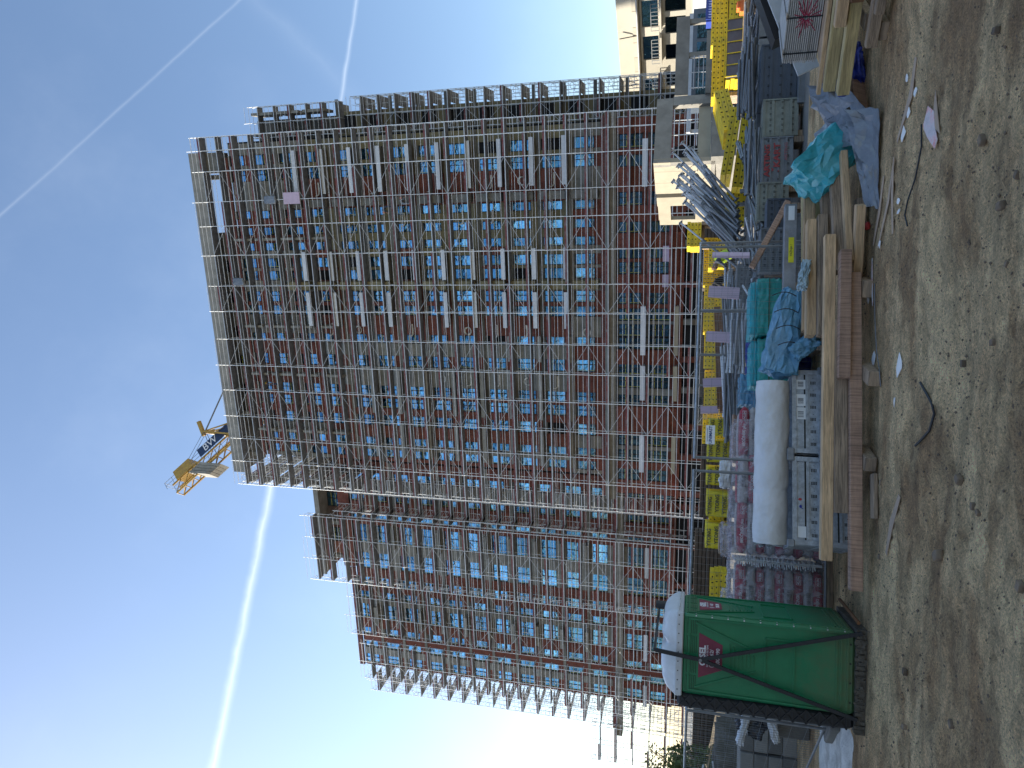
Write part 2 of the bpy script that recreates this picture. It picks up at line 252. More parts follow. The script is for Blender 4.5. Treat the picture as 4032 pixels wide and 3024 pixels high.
# ------------------------------------------------------------ mesh helpers
class MB:
    def __init__(s): s.v = []; s.f = []; s.m = []; s.sm = []
    def add(s, vs, fs, m=0, smooth=False):
        o = len(s.v); s.v += [tuple(v) for v in vs]; s.f += [tuple(i + o for i in f) for f in fs]; s.m += [m] * len(fs); s.sm += [smooth] * len(fs); return s
    def box(s, x0, x1, y0, y1, z0, z1, m=0):
        return s.add([(x0, y0, z0), (x1, y0, z0), (x1, y1, z0), (x0, y1, z0), (x0, y0, z1), (x1, y0, z1), (x1, y1, z1), (x0, y1, z1)],
                     [(0, 3, 2, 1), (4, 5, 6, 7), (0, 1, 5, 4), (1, 2, 6, 5), (2, 3, 7, 6), (3, 0, 4, 7)], m)
    def bev(s, x0, x1, y0, y1, z0, z1, b=.01, m=0):
        """box with chamfered long edges"""
        vs = []
        for X, k in ((x0, 0), (x0 + b, 1), (x1 - b, 1), (x1, 0)):
            q = 0 if k else b
            yy0, yy1, zz0, zz1 = y0 + q, y1 - q, z0 + q, z1 - q
            vs += [(X, yy0 + b, zz0), (X, yy1 - b, zz0), (X, yy1, zz0 + b), (X, yy1, zz1 - b), (X, yy1 - b, zz1), (X, yy0 + b, zz1), (X, yy0, zz1 - b), (X, yy0, zz0 + b)]
        fs = [tuple(range(8))[::-1], tuple(range(24, 32))]
        fs[0] = (0, 1, 2, 3, 4, 5, 6, 7); fs[1] = (31, 30, 29, 28, 27, 26, 25, 24)
        for r in range(3):
            for i in range(8):
                j = (i + 1) % 8; fs.append((r * 8 + i, r * 8 + 8 + i, r * 8 + 8 + j, r * 8 + j))
        return s.add(vs, fs, m)
    def bar(s, p, q, w, h=None, m=0, up=(0, 0, 1)):
        h = h or w; p = Vector(p); q = Vector(q); d = (q - p).normalized(); u = Vector(up)
        if abs(d.dot(u)) > .98: u = Vector((1, 0, 0))
        a = d.cross(u).normalized() * w / 2; b = a.cross(d).normalized() * h / 2
        vs = [p - a - b, p + a - b, p + a + b, p - a + b, q - a - b, q + a - b, q + a + b, q - a + b]
        return s.add(vs, [(0, 1, 2, 3), (7, 6, 5, 4), (0, 4, 5, 1), (1, 5, 6, 2), (2, 6, 7, 3), (3, 7, 4, 0)], m)
    def tube(s, p, q, r, n=8, m=0, r2=None, cap=True):
        p = Vector(p); q = Vector(q); d = (q - p).normalized(); u = Vector((0, 0, 1)) if abs(d.z) < .95 else Vector((1, 0, 0))
        a = d.cross(u).normalized(); b = a.cross(d); r2 = r if r2 is None else r2
        vs = [p + (a * cos(2 * pi * i / n) + b * sin(2 * pi * i / n)) * r for i in range(n)] + [q + (a * cos(2 * pi * i / n) + b * sin(2 * pi * i / n)) * r2 for i in range(n)]
        fs = [(i, n + i, n + (i + 1) % n, (i + 1) % n) for i in range(n)]
        s.add(vs, fs, m, n > 5)
        if cap: s.add(vs, [tuple(range(n)), tuple(range(2 * n - 1, n - 1, -1))], m)
        return s
    def path(s, pts, r, n=6, m=0):
        pts = [Vector(p) for p in pts]; vs = []; fs = []
        for i, p in enumerate(pts):
            d = (pts[min(i + 1, len(pts) - 1)] - pts[max(i - 1, 0)]).normalized(); u = Vector((0, 0, 1)) if abs(d.z) < .9 else Vector((1, 0, 0))
            a = d.cross(u).normalized(); b = a.cross(d)
            vs += [p + (a * cos(2 * pi * k / n) + b * sin(2 * pi * k / n)) * r for k in range(n)]
            if i: fs += [((i - 1) * n + k, i * n + k, i * n + (k + 1) % n, (i - 1) * n + (k + 1) % n) for k in range(n)]
        return s.add(vs, fs, m, True)
    def disc(s, c, nrm, rx, rz=None, n=10, m=0, up=(0, 0, 1)):
        c = Vector(c); nn = Vector(nrm).normalized(); a = nn.cross(Vector(up)); a = a.normalized() if a.length > .01 else Vector((1, 0, 0)); b = a.cross(nn)
        rz = rz or rx
        return s.add([c + a * cos(2 * pi * i / n) * rx + b * sin(2 * pi * i / n) * rz for i in range(n)], [tuple(range(n))], m)
    def prism(s, poly, y0, y1, m=0):
        """poly in xz, extruded along y"""
        n = len(poly); vs = [(x, y0, z) for x, z in poly] + [(x, y1, z) for x, z in poly]
        return s.add(vs, [tuple(range(n)), tuple(range(2 * n - 1, n - 1, -1))] + [(i, n + i, n + (i + 1) % n, (i + 1) % n) for i in range(n)], m)
    def mesh(s, name, mats):
        me = bpy.data.meshes.new(name); me.from_pydata(s.v, [], s.f)
        for mm in (mats if isinstance(mats, (list, tuple)) else [mats]): me.materials.append(mm)
        me.polygons.foreach_set('material_index', s.m); me.polygons.foreach_set('use_smooth', s.sm); me.update(); return me
    def build(s, name, mats, parent=None, loc=(0, 0, 0), rz=0, kind=None): return put(name, s.mesh(name, mats), parent, loc, rz, kind)
def put(name, me, parent=None, loc=(0, 0, 0), rot=0, kind=None):
    o = bpy.data.objects.new(name, me); C.objects.link(o); o.location = loc
    o.rotation_euler = rot if isinstance(rot, (tuple, list)) else (0, 0, rot)
    if parent: o.parent = parent
    if kind: o['kind'] = kind
    return o
def tag(o, label, cat, group=None):
    o['label'] = label; o['category'] = cat
    if group: o['group'] = group
    return o
def thing(name, label, cat, loc=(0, 0, 0), rot=0, group=None):
    o = bpy.data.objects.new(name, None); C.objects.link(o); o.location = loc; o.empty_display_size = .3
    o.rotation_euler = rot if isinstance(rot, (tuple, list)) else (0, 0, rot)
    return tag(o, label, cat, group)
def copy_tree(o, parent=None, loc=None, rot=None, label=None):
    c = o.copy(); C.objects.link(c); c.parent = parent
    if loc is not None: c.location = loc
    if rot is not None: c.rotation_euler = rot if isinstance(rot, (tuple, list)) else (0, 0, rot)
    if label: c['label'] = label
    for ch in list(o.children): copy_tree(ch, c)
    return c
FONT = {}
def text(name, body, size, m, parent, loc, rot=(pi / 2, 0, 0), bold=0., align='CENTER', sx=1.0):
    cu = bpy.data.curves.new(name, 'FONT'); cu.body = body; cu.size = size; cu.align_x = align; cu.align_y = 'CENTER'; cu.extrude = .001; cu.offset = bold; cu.resolution_u = 2
    t = bpy.data.objects.new('t', cu); me = bpy.data.meshes.new_from_object(t); bpy.data.objects.remove(t); bpy.data.curves.remove(cu)
    me.name = name; me.materials.clear(); me.materials.append(m)
    if sx != 1:
        for v in me.vertices: v.co.x *= sx
    return put(name, me, parent, loc, rot)
def fbm(p, o=4): return noise.fractal(p, 1.0, 2.0, o)
def blob(size, seed=0, sub=20, sq=.35, crumple=.06, freq=3., shape=None, flat=False):
    """rounded block with crumpled surface (wrapped bundles, sacks)"""
    b = MB(); n = sub; idx = {}; vs = []; fs = []
    sx, sy, sz = [q / 2 for q in size]; off = Vector((seed * 7.3, seed * 3.1, seed * 1.7))
    def vid(p):
        key = (round(p[0], 4), round(p[1], 4), round(p[2], 4))
        if key in idx: return idx[key]
        q = Vector(p); s = q.normalized(); q = s * (q.length * (1 - sq) + sq * 1.15)
        d = crumple * (noise.ridged_multi_fractal(q * freq + off, 1., 2., 3, .8, 1.8) - 1.0)
        w = Vector((q.x * sx, q.y * sy, q.z * sz)) + s * d
        if shape: w = shape(w, s)
        idx[key] = len(vs); vs.append(w); return idx[key]
    for ax in range(3):
        for sg in (-1, 1):
            for i in range(n):
                for j in range(n):
                    def P(a, c):
                        l = [0, 0, 0]; l[ax] = sg; l[(ax + 1) % 3] = -1 + 2 * a / n; l[(ax + 2) % 3] = -1 + 2 * c / n; return tuple(l)
                    q = [vid(P(i, j)), vid(P(i + 1, j)), vid(P(i + 1, j + 1)), vid(P(i, j + 1))]
                    fs.append(q if sg > 0 else q[::-1])
    if flat:
        r_ = random.Random(seed); vs = [v + Vector((r_.uniform(-1, 1), r_.uniform(-1, 1), r_.uniform(-1, 1))) * flat for v in vs]
        fs = [t for i, f in enumerate(fs) for t in (((f[0], f[1], f[2]), (f[0], f[2], f[3])) if r_.random() < .5 else ((f[0], f[1], f[3]), (f[1], f[2], f[3])))]
    return b.add(vs, fs, 0, not flat)
def sheet(nx, ny, fn, th=.004, flat=0):
    b = MB(); top = [fn(i / nx, j / ny) for j in range(ny + 1) for i in range(nx + 1)]
    W_ = nx + 1; fs = [(j * W_ + i, j * W_ + i + 1, (j + 1) * W_ + i + 1, (j + 1) * W_ + i) for j in range(ny) for i in range(nx)]
    if flat:
        r_ = random.Random(nx); top = [(x + r_.uniform(-flat, flat), y + r_.uniform(-flat, flat), z + r_.uniform(0, flat * .8)) for x, y, z in top]
        fs = [t for f in fs for t in (((f[0], f[1], f[2]), (f[0], f[2], f[3])) if r_.random() < .5 else ((f[0], f[1], f[3]), (f[1], f[2], f[3])))]
    b.add(top, fs, 0, not flat); b.add([(x, y, z - th) for x, y, z in top], [f[::-1] for f in fs], 0, True); return b

# ============================================================ THE SETTING
def ground():
    b = MB(); x0, x1, y0, y1 = -9., 9., 2.0, 15.; st = .05
    nx = int((x1 - x0) / st); ny = int((y1 - y0) / st); vs = []; fs = []
    for j in range(ny + 1):
        for i in range(nx + 1):
            x = x0 + (x1 - x0) * i / nx; y = y0 + (y1 - y0) * j / ny
            e = min(1, min(x - x0, x1 - x, y - y0, y1 - y) / .8)
            z = (.05 * fbm(Vector((x * .5, y * .5, 0)), 3) + .022 * fbm(Vector((x * 2.2, y * 2.2, 5)), 4) + .026 * fbm(Vector((x * 11, y * 11, 9)), 3))
            z -= .035 * math.exp(-((x * .35 + y - 6.3) / .28) ** 2) * (1 if y < 8 else 0)
            damp = 1.0 if y < 8.4 else max(.25, 1 - (y - 8.4))
            vs.append((x, y, z * e * damp))
    for j in range(ny):
        for i in range(nx): a = j * (nx + 1) + i; fs.append((a, a + 1, a + nx + 2, a + nx + 1))
    b.add(vs, fs, 0, True)
    X = 700; o = [(x0, y0, 0), (x1, y0, 0), (x1, y1, 0), (x0, y1, 0), (-X, -X, 0), (X, -X, 0), (X, X, 0), (-X, X, 0)]
    b.add(o, [(0, 4, 5, 1), (1, 5, 6, 2), (2, 6, 7, 3), (3, 7, 4, 0)], 1)
    return b.build('ground', [dirt, mat('yard_ground', (.20, .185, .16), .95, var=.35, vs=.4, bump=.6, bs=8, stain=(.1, .09, .075), ss=.25, sa=.6)], kind='structure')
ground()
# loose gravel over the near dirt
gb = MB()
for i in range(4500):
    y = 4.6 + 6.2 * rnd.random() ** 1.1; x = rnd.uniform(-.62, .62) * y * 1.05
    r = rnd.choice((.005, .006, .008, .01, .015)) * rnd.uniform(.7, 1.3); zz = .05 * fbm(Vector((x * .5, y * .5, 0)), 3) + .022 * fbm(Vector((x * 2.2, y * 2.2, 5)), 4) - .002
    vs = [Vector((x, y, zz)) + Vector((a * rnd.uniform(.6, 1.2), c * rnd.uniform(.6, 1.2), d * rnd.uniform(.4, .9))) * r for a, c, d in ((1, 0, 0), (-1, 0, 0), (0, 1, 0), (0, -1, 0), (0, 0, 1), (0, 0, -1))]
    gb.add(vs, [(0, 2, 4), (2, 1, 4), (1, 3, 4), (3, 0, 4), (2, 0, 5), (1, 2, 5), (3, 1, 5), (0, 3, 5)])
g = gb.build('gravel', stone_m, kind='stuff'); tag(g, 'small dark stones scattered over the bare dirt', 'gravel')

# ------------------------------------------------------------ buildings of the site, in the facade's own frame
FA = R(-15.34)             # local x runs to the right along the facade, local y away from the camera
BOXC = {}
def ubox(w, d, h, mats, key=''):
    k = (round(w, 3), round(d, 3), round(h, 3), key or (mats.name if not isinstance(mats, list) else mats[0].name))
    if k not in BOXC: BOXC[k] = MB().box(0, w, 0, d, 0, h).mesh('block', mats)
    return BOXC[k]
def part(parent, name, x0, x1, y0, y1, z0, z1, m):
    return put(name, ubox(x1 - x0, y1 - y0, z1 - z0, m), parent, (x0, y0, z0))
WINC = {}
WIND = {}
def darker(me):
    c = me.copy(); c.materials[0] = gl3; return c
def window(parent, s0, s1, z0, z1, D, deep=False, style=0, divs=2):
    w, h = s1 - s0, z1 - z0; k = (round(w, 2), round(h, 2), deep, style, divs)
    if k not in WINC:
        f = MB(); t = .07
        f.box(0, w, 0, .1, 0, t).box(0, w, 0, .1, h - t, h).box(0, t, 0, .1, t, h - t).box(w - t, w, 0, .1, t, h - t)
        mid = w * .58
        if w > 1.15: f.box(mid - .04, mid + .04, 0, .09, t, h - t)
        p = MB(); p.box(t, w - t, .045, .07, t, h - t)
        for q in (.36, .68):                                    # yellow protective tape stuck across the pane
            p.box(t + .03, w - t - .03, .036, .044, h * q - .03, h * q + .03, 1)
        if style == 1: p.box(t + .05, t + .11, .036, .044, t, h - t, 1)
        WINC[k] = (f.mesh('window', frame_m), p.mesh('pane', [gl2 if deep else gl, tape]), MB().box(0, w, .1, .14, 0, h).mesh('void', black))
    fm, pm, vm = WINC[k]
    o = put('window', fm, parent, (s0, D, z0))
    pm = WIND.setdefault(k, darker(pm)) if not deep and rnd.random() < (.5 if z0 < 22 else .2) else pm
    p = put('pane', pm, o, (0, 0, 0), (rnd.uniform(-.012, .012), 0, rnd.uniform(-.012, .012)))
    return o
root = thing('residential_tower', 'unfinished high-rise of red block, concrete and beige render behind the tall scaffold', 'building', (0, 0, 0), FA)
TW = [(4.1, 5.2), (2.4, 3.6), (-1.6, -.7), (-3.4, -2.5), (-5.1, -4.2), (-7., -5.9), (-8.4, -7.3), (-10.8, -9.6), (-12.3, -11.2), (-15.4, -14.4), (-18.1, -16.8), (-21.5, -20.3), (-23., -21.8), (-25.1, -23.8), (-27.5, -26.5), (-29., -28.)]
DF = 71.6
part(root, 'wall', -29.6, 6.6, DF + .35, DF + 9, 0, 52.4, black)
# upper storeys
nst = 12
for k in range(nst + 1):
    zb = 11.3 + 3.2 * k
    top = min(52.4, zb + 3.2)
    if zb > 52: break
    part(root, 'floor_edge', -29.4, 6.4, DF - .06, DF + .3, zb - .28, zb + .06, concrete if k > 8 or k % 2 else concrete_dark)
    ws = sorted(TW)
    z0, z1 = zb + .75, zb + 2.75
    x = -29.4
    for i, (a, c) in enumerate(ws + [(6.4, 6.4)]):
        mid = (x + a) / 2
        if a - x > .12:
            if mid > -9.4 and 0 < k < 10: mm = brick if (.3 < mid < 2.2 or (mid < -5 and k % 3 == 0)) else render_olive
            elif k >= 10 or k == 0: mm = concrete if int(mid * 1.3) % 2 else brick
            else: mm = concrete if -16.8 < mid < -15.2 or (i % 4 == 1) else brick
            part(root, 'infill_wall' if mm is not concrete else 'concrete_column', x, a, DF + (.0 if mm is concrete else .05), DF + .3, zb + .06, top - .28, mm)
        if c > a:
            part(root, 'parapet', a, c, DF + .06, DF + .3, zb + .06, z0, render_olive if (a > -9.4 and 0 < k < 10) else brick)
            part(root, 'lintel', a, c, DF + .04, DF + .3, z1, top - .28, concrete_dark)
            if rnd.random() < .93:
                window(root, a, c, z0, z1, DF + .12, style=rnd.choice((0, 0, 1)))
        x = c
# balconies
def balcony(parent, a, c, z, D0, D1, front=white):
    o = part(parent, 'balcony_slab', a, c, D0, D1, z - .18, z, concrete)
    put('edge_panel', ubox(c - a, .06, .42, front), o, (0, -.065, -.12))
    return o
for k in range(10):
    z = 14.9 + 3.2 * k
    balcony(root, .8, 5.3, z, 70.35, DF - .07)
    balcony(root, -8.3, -5.2, z, 70.35, DF - .07); balcony(root, -13.3, -9.6, z, 70.35, DF - .07)
    if k < 8:
        balcony(root, -23.2, -18.2, z - .3, 70.5, DF - .07, concrete); balcony(root, -28.4, -24.3, z - .3, 70.5, DF - .07, concrete)
    if k < 3: balcony(root, -16.9, -14.2, z - .3, 70.5, DF - .07, concrete)
# dark recess walls beside the right balcony stack, concrete cross walls near the top
for k in range(11):
    z = 11.5 + 3.2 * k
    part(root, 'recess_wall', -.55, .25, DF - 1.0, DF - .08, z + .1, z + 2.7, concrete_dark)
    part(root, 'recess_wall', -9.35, -8.5, DF - .9, DF - .08, z + .1, z + 2.7, render_olive)
for k in (9, 10, 11, 12):
    z = 11.5 + 3.2 * k
    for s_ in (-3.9, -13.6, -19.2, -26.): part(root, 'cross_wall', s_, s_ + .25, DF - 1.1, DF - .08, z + .1, min(52.2, z + 2.8), concrete)
# podium
part(root, 'cornice', -31.9, 7.1, 70.95, DF + .3, 9.9, 10.95, concrete)
part(root, 'brick_course', -31.6, 6.9, 70.98, DF + .2, 10.96, 11.35, brick_band)
PW = [(3.9, 5.2), (2.2, 3.3), (-1.4, -.1), (-4., -2.9), (-6.5, -5.4), (-8., -6.8), (-11., -9.8), (-12.7, -11.4), (-14.3, -13.), (-15.6, -14.4), (-18.3, -17.1), (-19.7, -18.4), (-21.6, -20.4), (-26., -24.7), (-27.8, -26.4), (-29.9, -28.6)]
for zb, zt, z0, z1 in ((7.0, 9.88, 7.45, 9.7), (3.75, 6.98, 4.5, 6.75)):
    x = -31.4
    for i, (a, c) in enumerate(sorted(PW) + [(6.6, 6.6)]):
        if a - x > .1:
            w_ = a - x; mm = brick if w_ > 1.0 or i % 2 else concrete
            dd = DF - .35 if w_ > 1.1 and i > 0 else DF + .05
            part(root, 'brick_pier' if mm is brick else 'concrete_column', x, a, dd, DF + .3, zb, zt, mm)
        if c > a:
            part(root, 'parapet', a, c, DF + .04, DF + .3, zb, z0, brick); part(root, 'lintel', a, c, DF + .05, DF + .3, z1, zt, concrete_dark)
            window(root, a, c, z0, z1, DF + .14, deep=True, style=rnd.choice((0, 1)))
        x = c
part(root, 'ground_beam', -31.5, 6.8, DF - .3, DF + .3, 3.35, 3.73, brick)
for s_ in (-31.3, -27.2, -23.9, -20., -16.8, -13., -9.3, -5.3, -2., 2., 6.): part(root, 'ground_column', s_, s_ + .55, DF - .2, DF + .3, 0, 3.33, concrete if s_ in (-20., -13., -5.3) else brick)
for s_ in (-30, -25.6, -18.2, -11, -3.4): part(root, 'low_wall', s_, s_ + 2.2, DF - .05, DF + .2, 0, 1.1, brick)
for a, c in ((-15.9, -11.), (-20.6, -17.), (-28.4, -24.4), (.3, 4.6)):
    o = part(root, 'canopy_slab', a, c, 70.4, DF - .36, 6.95, 7.12, concrete); put('edge_panel', ubox(c - a, .06, .5, white), o, (0, -.065, -.05))
for a, c in ((-15.9, -11.), (-20.6, -17.), (-28.4, -24.4)):
    o = part(root, 'canopy_slab', a, c, 70.5, DF - .36, 3.8, 3.95, concrete); put('edge_panel', ubox(c - a, .06, .42, cream), o, (0, -.065, -.05))
# roof loft: open frame under a concrete roof beam
part(root, 'roof_wall', -29.6, 5., DF, DF + .3, 52.42, 52.95, brick)
part(root, 'roof_slab', -31.5, -3.1, 70.76, 75.5, 55.2, 55.55, concrete)
part(root, 'roof_slab', -3.09, 3.4, 70.76, 71.9, 55.2, 55.55, concrete)
part(root, 'roof_beam', -31.5, 5.6, 70.3, 70.75, 54.6, 56.3, concrete)
part(root, 'loft_wall', -24., -3.0, DF + .4, DF + 2, 52.96, 55.18, concrete_dark)
part(root, 'loft_wall', 3.5, 5.6, 70.8, 72.5, 52.9, 56.3, concrete_dark)
for s_ in (-29.8, -24.6, 2.8): part(root, 'loft_column', s_, s_ + .5, DF, DF + .5, 52.96, 55.18, concrete)
for s_ in (-22, -18.5, -15, -11, -7.5): window(root, s_, s_ + 1.3, 53.1, 54.6, DF + .25)
# cables coiled on the block walls
for k in range(10):
    z = 12.9 + 3.2 * k
    for s_, mode in ((1.3, k % 2), (-19.3, (k + 1) % 3), (-13.9, k % 4), (-2.1, 2)):
        if rnd.random() < .35: continue
        b = MB()
        if mode == 0:
            for q in range(3): b.path([(cos(t) * (.34 + .05 * q), -.03 * q, sin(t) * (.32 + .04 * q)) for t in [2 * pi * i / 14 for i in range(15)]], .035, 5)
            nm, lb = 'cable_coil', 'coil of white cable hanging on a block wall of the tower'
        else:
            for q in range(3): b.path([(-.7, -.02, .35 + q * .05), (-.62, -.03, .02 + q * .05), (-.4, -.03, -.12 + q * .05), (.1, -.03, -.14 + q * .06), (.7, -.02, -.1 + q * .05)], .035, 5)
            nm, lb = 'cable_bundle', 'white cables bent along a block wall of the tower'
        o = b.build(nm, cable_m, root, (s_, DF - .06, z))
        o.parent = None; o.rotation_euler = (0, 0, FA)
        o.location = Matrix.Rotation(FA, 3, 'Z') @ Vector((s_, DF - .06, z)); tag(o, lb, 'cable', nm.replace('_', ' ') + 's on the tower wall')

wing = thing('low_residential_wing', 'lower unfinished wing left of the high-rise, red block with concrete floors', 'building', (0, 0, 0), FA)
DW = 76.4
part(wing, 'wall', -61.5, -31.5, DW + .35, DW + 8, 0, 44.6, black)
WW = [(-34.2, -33.1), (-37.1, -36.2), (-39.6, -38.9), (-42.9, -40.3), (-46.6, -44.3), (-49.2, -47.9), (-51.1, -50.), (-54.1, -51.9), (-56.6, -55.5), (-58.6, -57.5), (-61., -59.6)]
for k in range(11):
    zb = 10.7 + 3.1 * k; top = min(44.6, zb + 3.1)
    part(wing, 'floor_edge', -61.3, -31.6, DW - .08, DW + .3, zb - .3, zb + .06, concrete)
    x = -61.3
    for i, (a, c) in enumerate(sorted(WW) + [(-31.6, -31.6)]):
        if a - x > .1:
            mm = concrete if i % 3 == 1 else brick
            part(wing, 'concrete_column' if mm is concrete else 'infill_wall', x, a, DW + (0 if mm is concrete else .05), DW + .3, zb + .06, top - .3, mm)
        if c > a:
            part(wing, 'parapet', a, c, DW + .05, DW + .3, zb + .06, zb + .7, concrete if c - a > 2 else brick); part(wing, 'lintel', a, c, DW + .05, DW + .3, zb + 2.55, top - .3, concrete_dark)
            window(wing, a, c, zb + .7, zb + 2.55, DW + .12, style=1)
        x = c
    if k:
        for a, c in ((-43.3, -40.), (-54.3, -51.6)): balcony(wing, a, c, zb + .1, DW - 1.1, DW - .09, concrete)
part(wing, 'cornice', -66., -31.9, DW - .9, DW + .3, 9.5, 10.35, concrete); part(wing, 'brick_course', -65, -32., DW - .85, DW + .2, 10.37, 10.68, brick_band)
for zb, zt, z0, z1 in ((6.7, 9.48, 7.2, 9.1), (3.6, 6.68, 4.1, 6.2)):
    x = -61.3
    for i, (a, c) in enumerate(sorted(WW) + [(-31.6, -31.6)]):
        if a - x > .1: part(wing, 'brick_pier', x, a, DW - (.2 if i % 3 == 0 else -.05), DW + .3, zb, zt, brick)
        if c > a:
            part(wing, 'parapet', a, c, DW + .05, DW + .3, zb, z0, brick); part(wing, 'lintel', a, c, DW + .05, DW + .3, z1, zt, concrete)
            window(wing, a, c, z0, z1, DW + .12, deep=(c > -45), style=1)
        x = c
for a, c in ((-43.5, -39.6), (-54.6, -51.), (-61, -58)):
    o = part(wing, 'canopy_slab', a, c, DW - 1.1, DW - .21, 6.6, 6.75, concrete); put('edge_panel', ubox(c - a, .06, .45, white), o, (0, -.065, -.05))
for s_ in (-61, -56, -50, -45, -40, -35): part(wing, 'ground_column', s_, s_ + .6, DW - .1, DW + .3, 0, 3.58, brick)
part(wing, 'roof_block', -46.6, -31.5, DW + .1, DW + 9, 44.62, 46.2, brick)
part(wing, 'roof_slab', -47.2, -31.5, DW - 1.3, DW + 7, 48.2, 48.6, concrete)
part(wing, 'roof_beam', -47.2, -31.5, DW - 1.5, DW - 1.32, 48.0, 48.65, concrete)
part(wing, 'parapet_wall', -61.4, -46.7, DW - .05, DW + .25, 44.62, 45.3, brick_band)
for s_ in (-38.5, -43.5): window(wing, s_, s_ + 2, 46.25, 48.1, DW + .8)
for s_ in (-35.5, -40.8, -45.6): part(wing, 'roof_column', s_, s_ + .5, DW + .2, DW + .7, 46.22, 48.18, concrete)

rear = thing('rear_block', 'dark unfinished concrete block set back at the right end of the high-rise', 'building', (0, 0, 0), FA)
part(rear, 'wall', 5.8, 9.6, 77.2, 80.3, 0, 41.5, render_olive); part(rear, 'upper_wall', 5.7, 9.3, 77.6, 80.3, 41.52, 52., concrete_dark)
for k in range(13):
    part(rear, 'floor_edge', 5.7, 10.9, 77., 77.18, 2.9 + 3.2 * k, 3.25 + 3.2 * k, concrete_dark)
    if k < 12: part(rear, 'opening', 7.9, 9.2, 77.1, 77.19, 4.2 + 3.2 * k, 5.9 + 3.2 * k, black)
for k in range(3):
    part(rear, 'fin_wall', 7.4, 7.7, 75.4, 77.55, 42.2 + 3.2 * k, 44.9 + 3.2 * k, concrete_dark); part(rear, 'fin_wall', 9.6, 9.9, 75.4, 77.55, 42.2 + 3.2 * k, 44.9 + 3.2 * k, concrete)
part(rear, 'sloped_roof', 6.2, 10.6, 77.3, 80.3, 41.6, 41.8, deckm)

# ------------------------------------------------------------ scaffolds
def scaffold(name, label, runs, group='scaffolds round the unfinished buildings'):
    """runs: (origin (s,D), turn, standards [u..], z0, z1, ztop list, dens, toe) in the facade frame; u along the run, v outward->inward"""
    rt = thing(name, label, 'scaffold', (0, 0, 0), FA, group)
    cnt = {}
    stuff = {}
    DC = {}
    for (os_, od, turn, us, z0, z1, braces, width, far) in runs:
        T = Matrix.Translation((os_, od, 0)) @ Matrix.Rotation(turn, 4, 'Z')
        def place(pn, me, loc, rz=0, mats=None):
            cnt[pn] = cnt.get(pn, 0) + 1
            if cnt[pn] <= 298:
                o = put(pn, me, rt); o.matrix_local = T @ Matrix.Translation(loc) @ Matrix.Rotation(rz, 4, 'Z'); return o
            st = stuff.setdefault(pn, ([], [], [], mats or list(me.materials))); base = len(st[0]); M_ = T @ Matrix.Translation(loc) @ Matrix.Rotation(rz, 4, 'Z')
            st[0].extend(tuple(M_ @ v.co) for v in me.vertices); st[1].extend(tuple(i + base for i in p.vertices) for p in me.polygons); st[2].extend(p.material_index for p in me.polygons)
            return None
        nl = int(round((z1 - z0) / 2.0)); L_ = us[-1] - us[0]
        for i, u in enumerate(us):
            ext = 1.1 + (.5 if i % 2 else 0) + (rnd.random() * .3)
            h = z1 - z0 + ext
            place('standard', MB().tube((0, 0, 0), (0, 0, h), .033, 6).mesh('standard', steel_b), (u, 0, z0))
            place('standard', MB().tube((0, 0, 0), (0, 0, h - ext + 1.0), .03, 6).mesh('standard', steel), (u, width, z0))
        for k in range(nl + 1):
            z = z0 + 2.0 * k
            for i in range(len(us) - 1):
                w = us[i + 1] - us[i]
                key = round(w, 2)
                if key not in DC:
                    dm = MB()
                    for q in range(3): dm.box(.03, w - .03, .05 + q * .37, .4 + q * .37, -.06, 0)
                    dm.box(0, w, -.0, .045, -.1, -.02, 1)
                    DC[key] = (dm.mesh('deck', [deckm, steel]), MB().box(.04, w - .04, -.035, -.005, .0, .17).mesh('toe_board', toem), MB().tube((0, 0, 0), (w, 0, 0), .021, 5, cap=False).mesh('guard_rail', steel_b), MB().tube((0, 0, 0), (w, 0, -2.0), .02, 5).mesh('brace', steel), MB().tube((0, 0, -2.0), (w, 0, 0), .02, 5).mesh('brace', steel))
                d_, t_, g_, b1, b2 = DC[key]
                dk = place('deck', d_, (us[i], 0, z))
                if k < nl or rnd.random() < .5:
                    if rnd.random() < .68:
                        if dk: put('toe_board', t_, dk)
                        else: place('toe_board', t_, (us[i], 0, z))
                if k < nl or True:
                    place('guard_rail', g_, (us[i], -.03, z + .5)); place('guard_rail', g_, (us[i], -.03, z + 1.02))
                    place('guard_rail', g_, (us[i], width - .05, z + 1.5)); place('guard_rail', g_, (us[i], -.03, z + 1.55)) if rnd.random() < .5 else None
                if i in braces and k: place('brace', (b1, b2)[(k + i) % 2], (us[i], -.06, z))
            for i, u in enumerate(us):
                end = i in (0, len(us) - 1)
                if ('fr', end, width) not in DC:
                    cr = MB().bar((0, 0, -.09), (0, 1.15, -.09), .05, .06)
                    if end: cr.path([(0, 0, .1), (0, .1, .95), (0, .18, 1.05), (0, width - .18, 1.05), (0, width - .1, .95), (0, width, .1)], .024, 4); cr.bar((0, 0, .55), (0, width, .55), .035)
                    DC['fr', end, width] = cr.mesh('cross_frame', steel)
                place('cross_frame', DC['fr', end, width], (u, 0, z))
    for pn, (vs, fs, mi, mats) in stuff.items():
        me = bpy.data.meshes.new(pn); me.from_pydata(vs, [], fs)
        for mm in mats: me.materials.append(mm)
        me.polygons.foreach_set('material_index', mi); put(pn, me, rt, kind='stuff')
    return rt
ts = [-32.9, -29.9, -27., -24.2, -21., -18., -14.9, -11.7, -8.8, -5.4, -2.2, .4, 3.6, 5.75, 7.15]
scaffold('tower_scaffold', 'silvery scaffold with red toe boards covering the whole front of the high-rise',
         [(0, 70.0, 0, ts, .6, 54.6, (1, 3, 5, 7, 9, 11), .75, 0), (-32.1, 70.9, pi / 2, [0, 3., 6., 9.], 40.6, 54.6, (0,), .75, 1)])
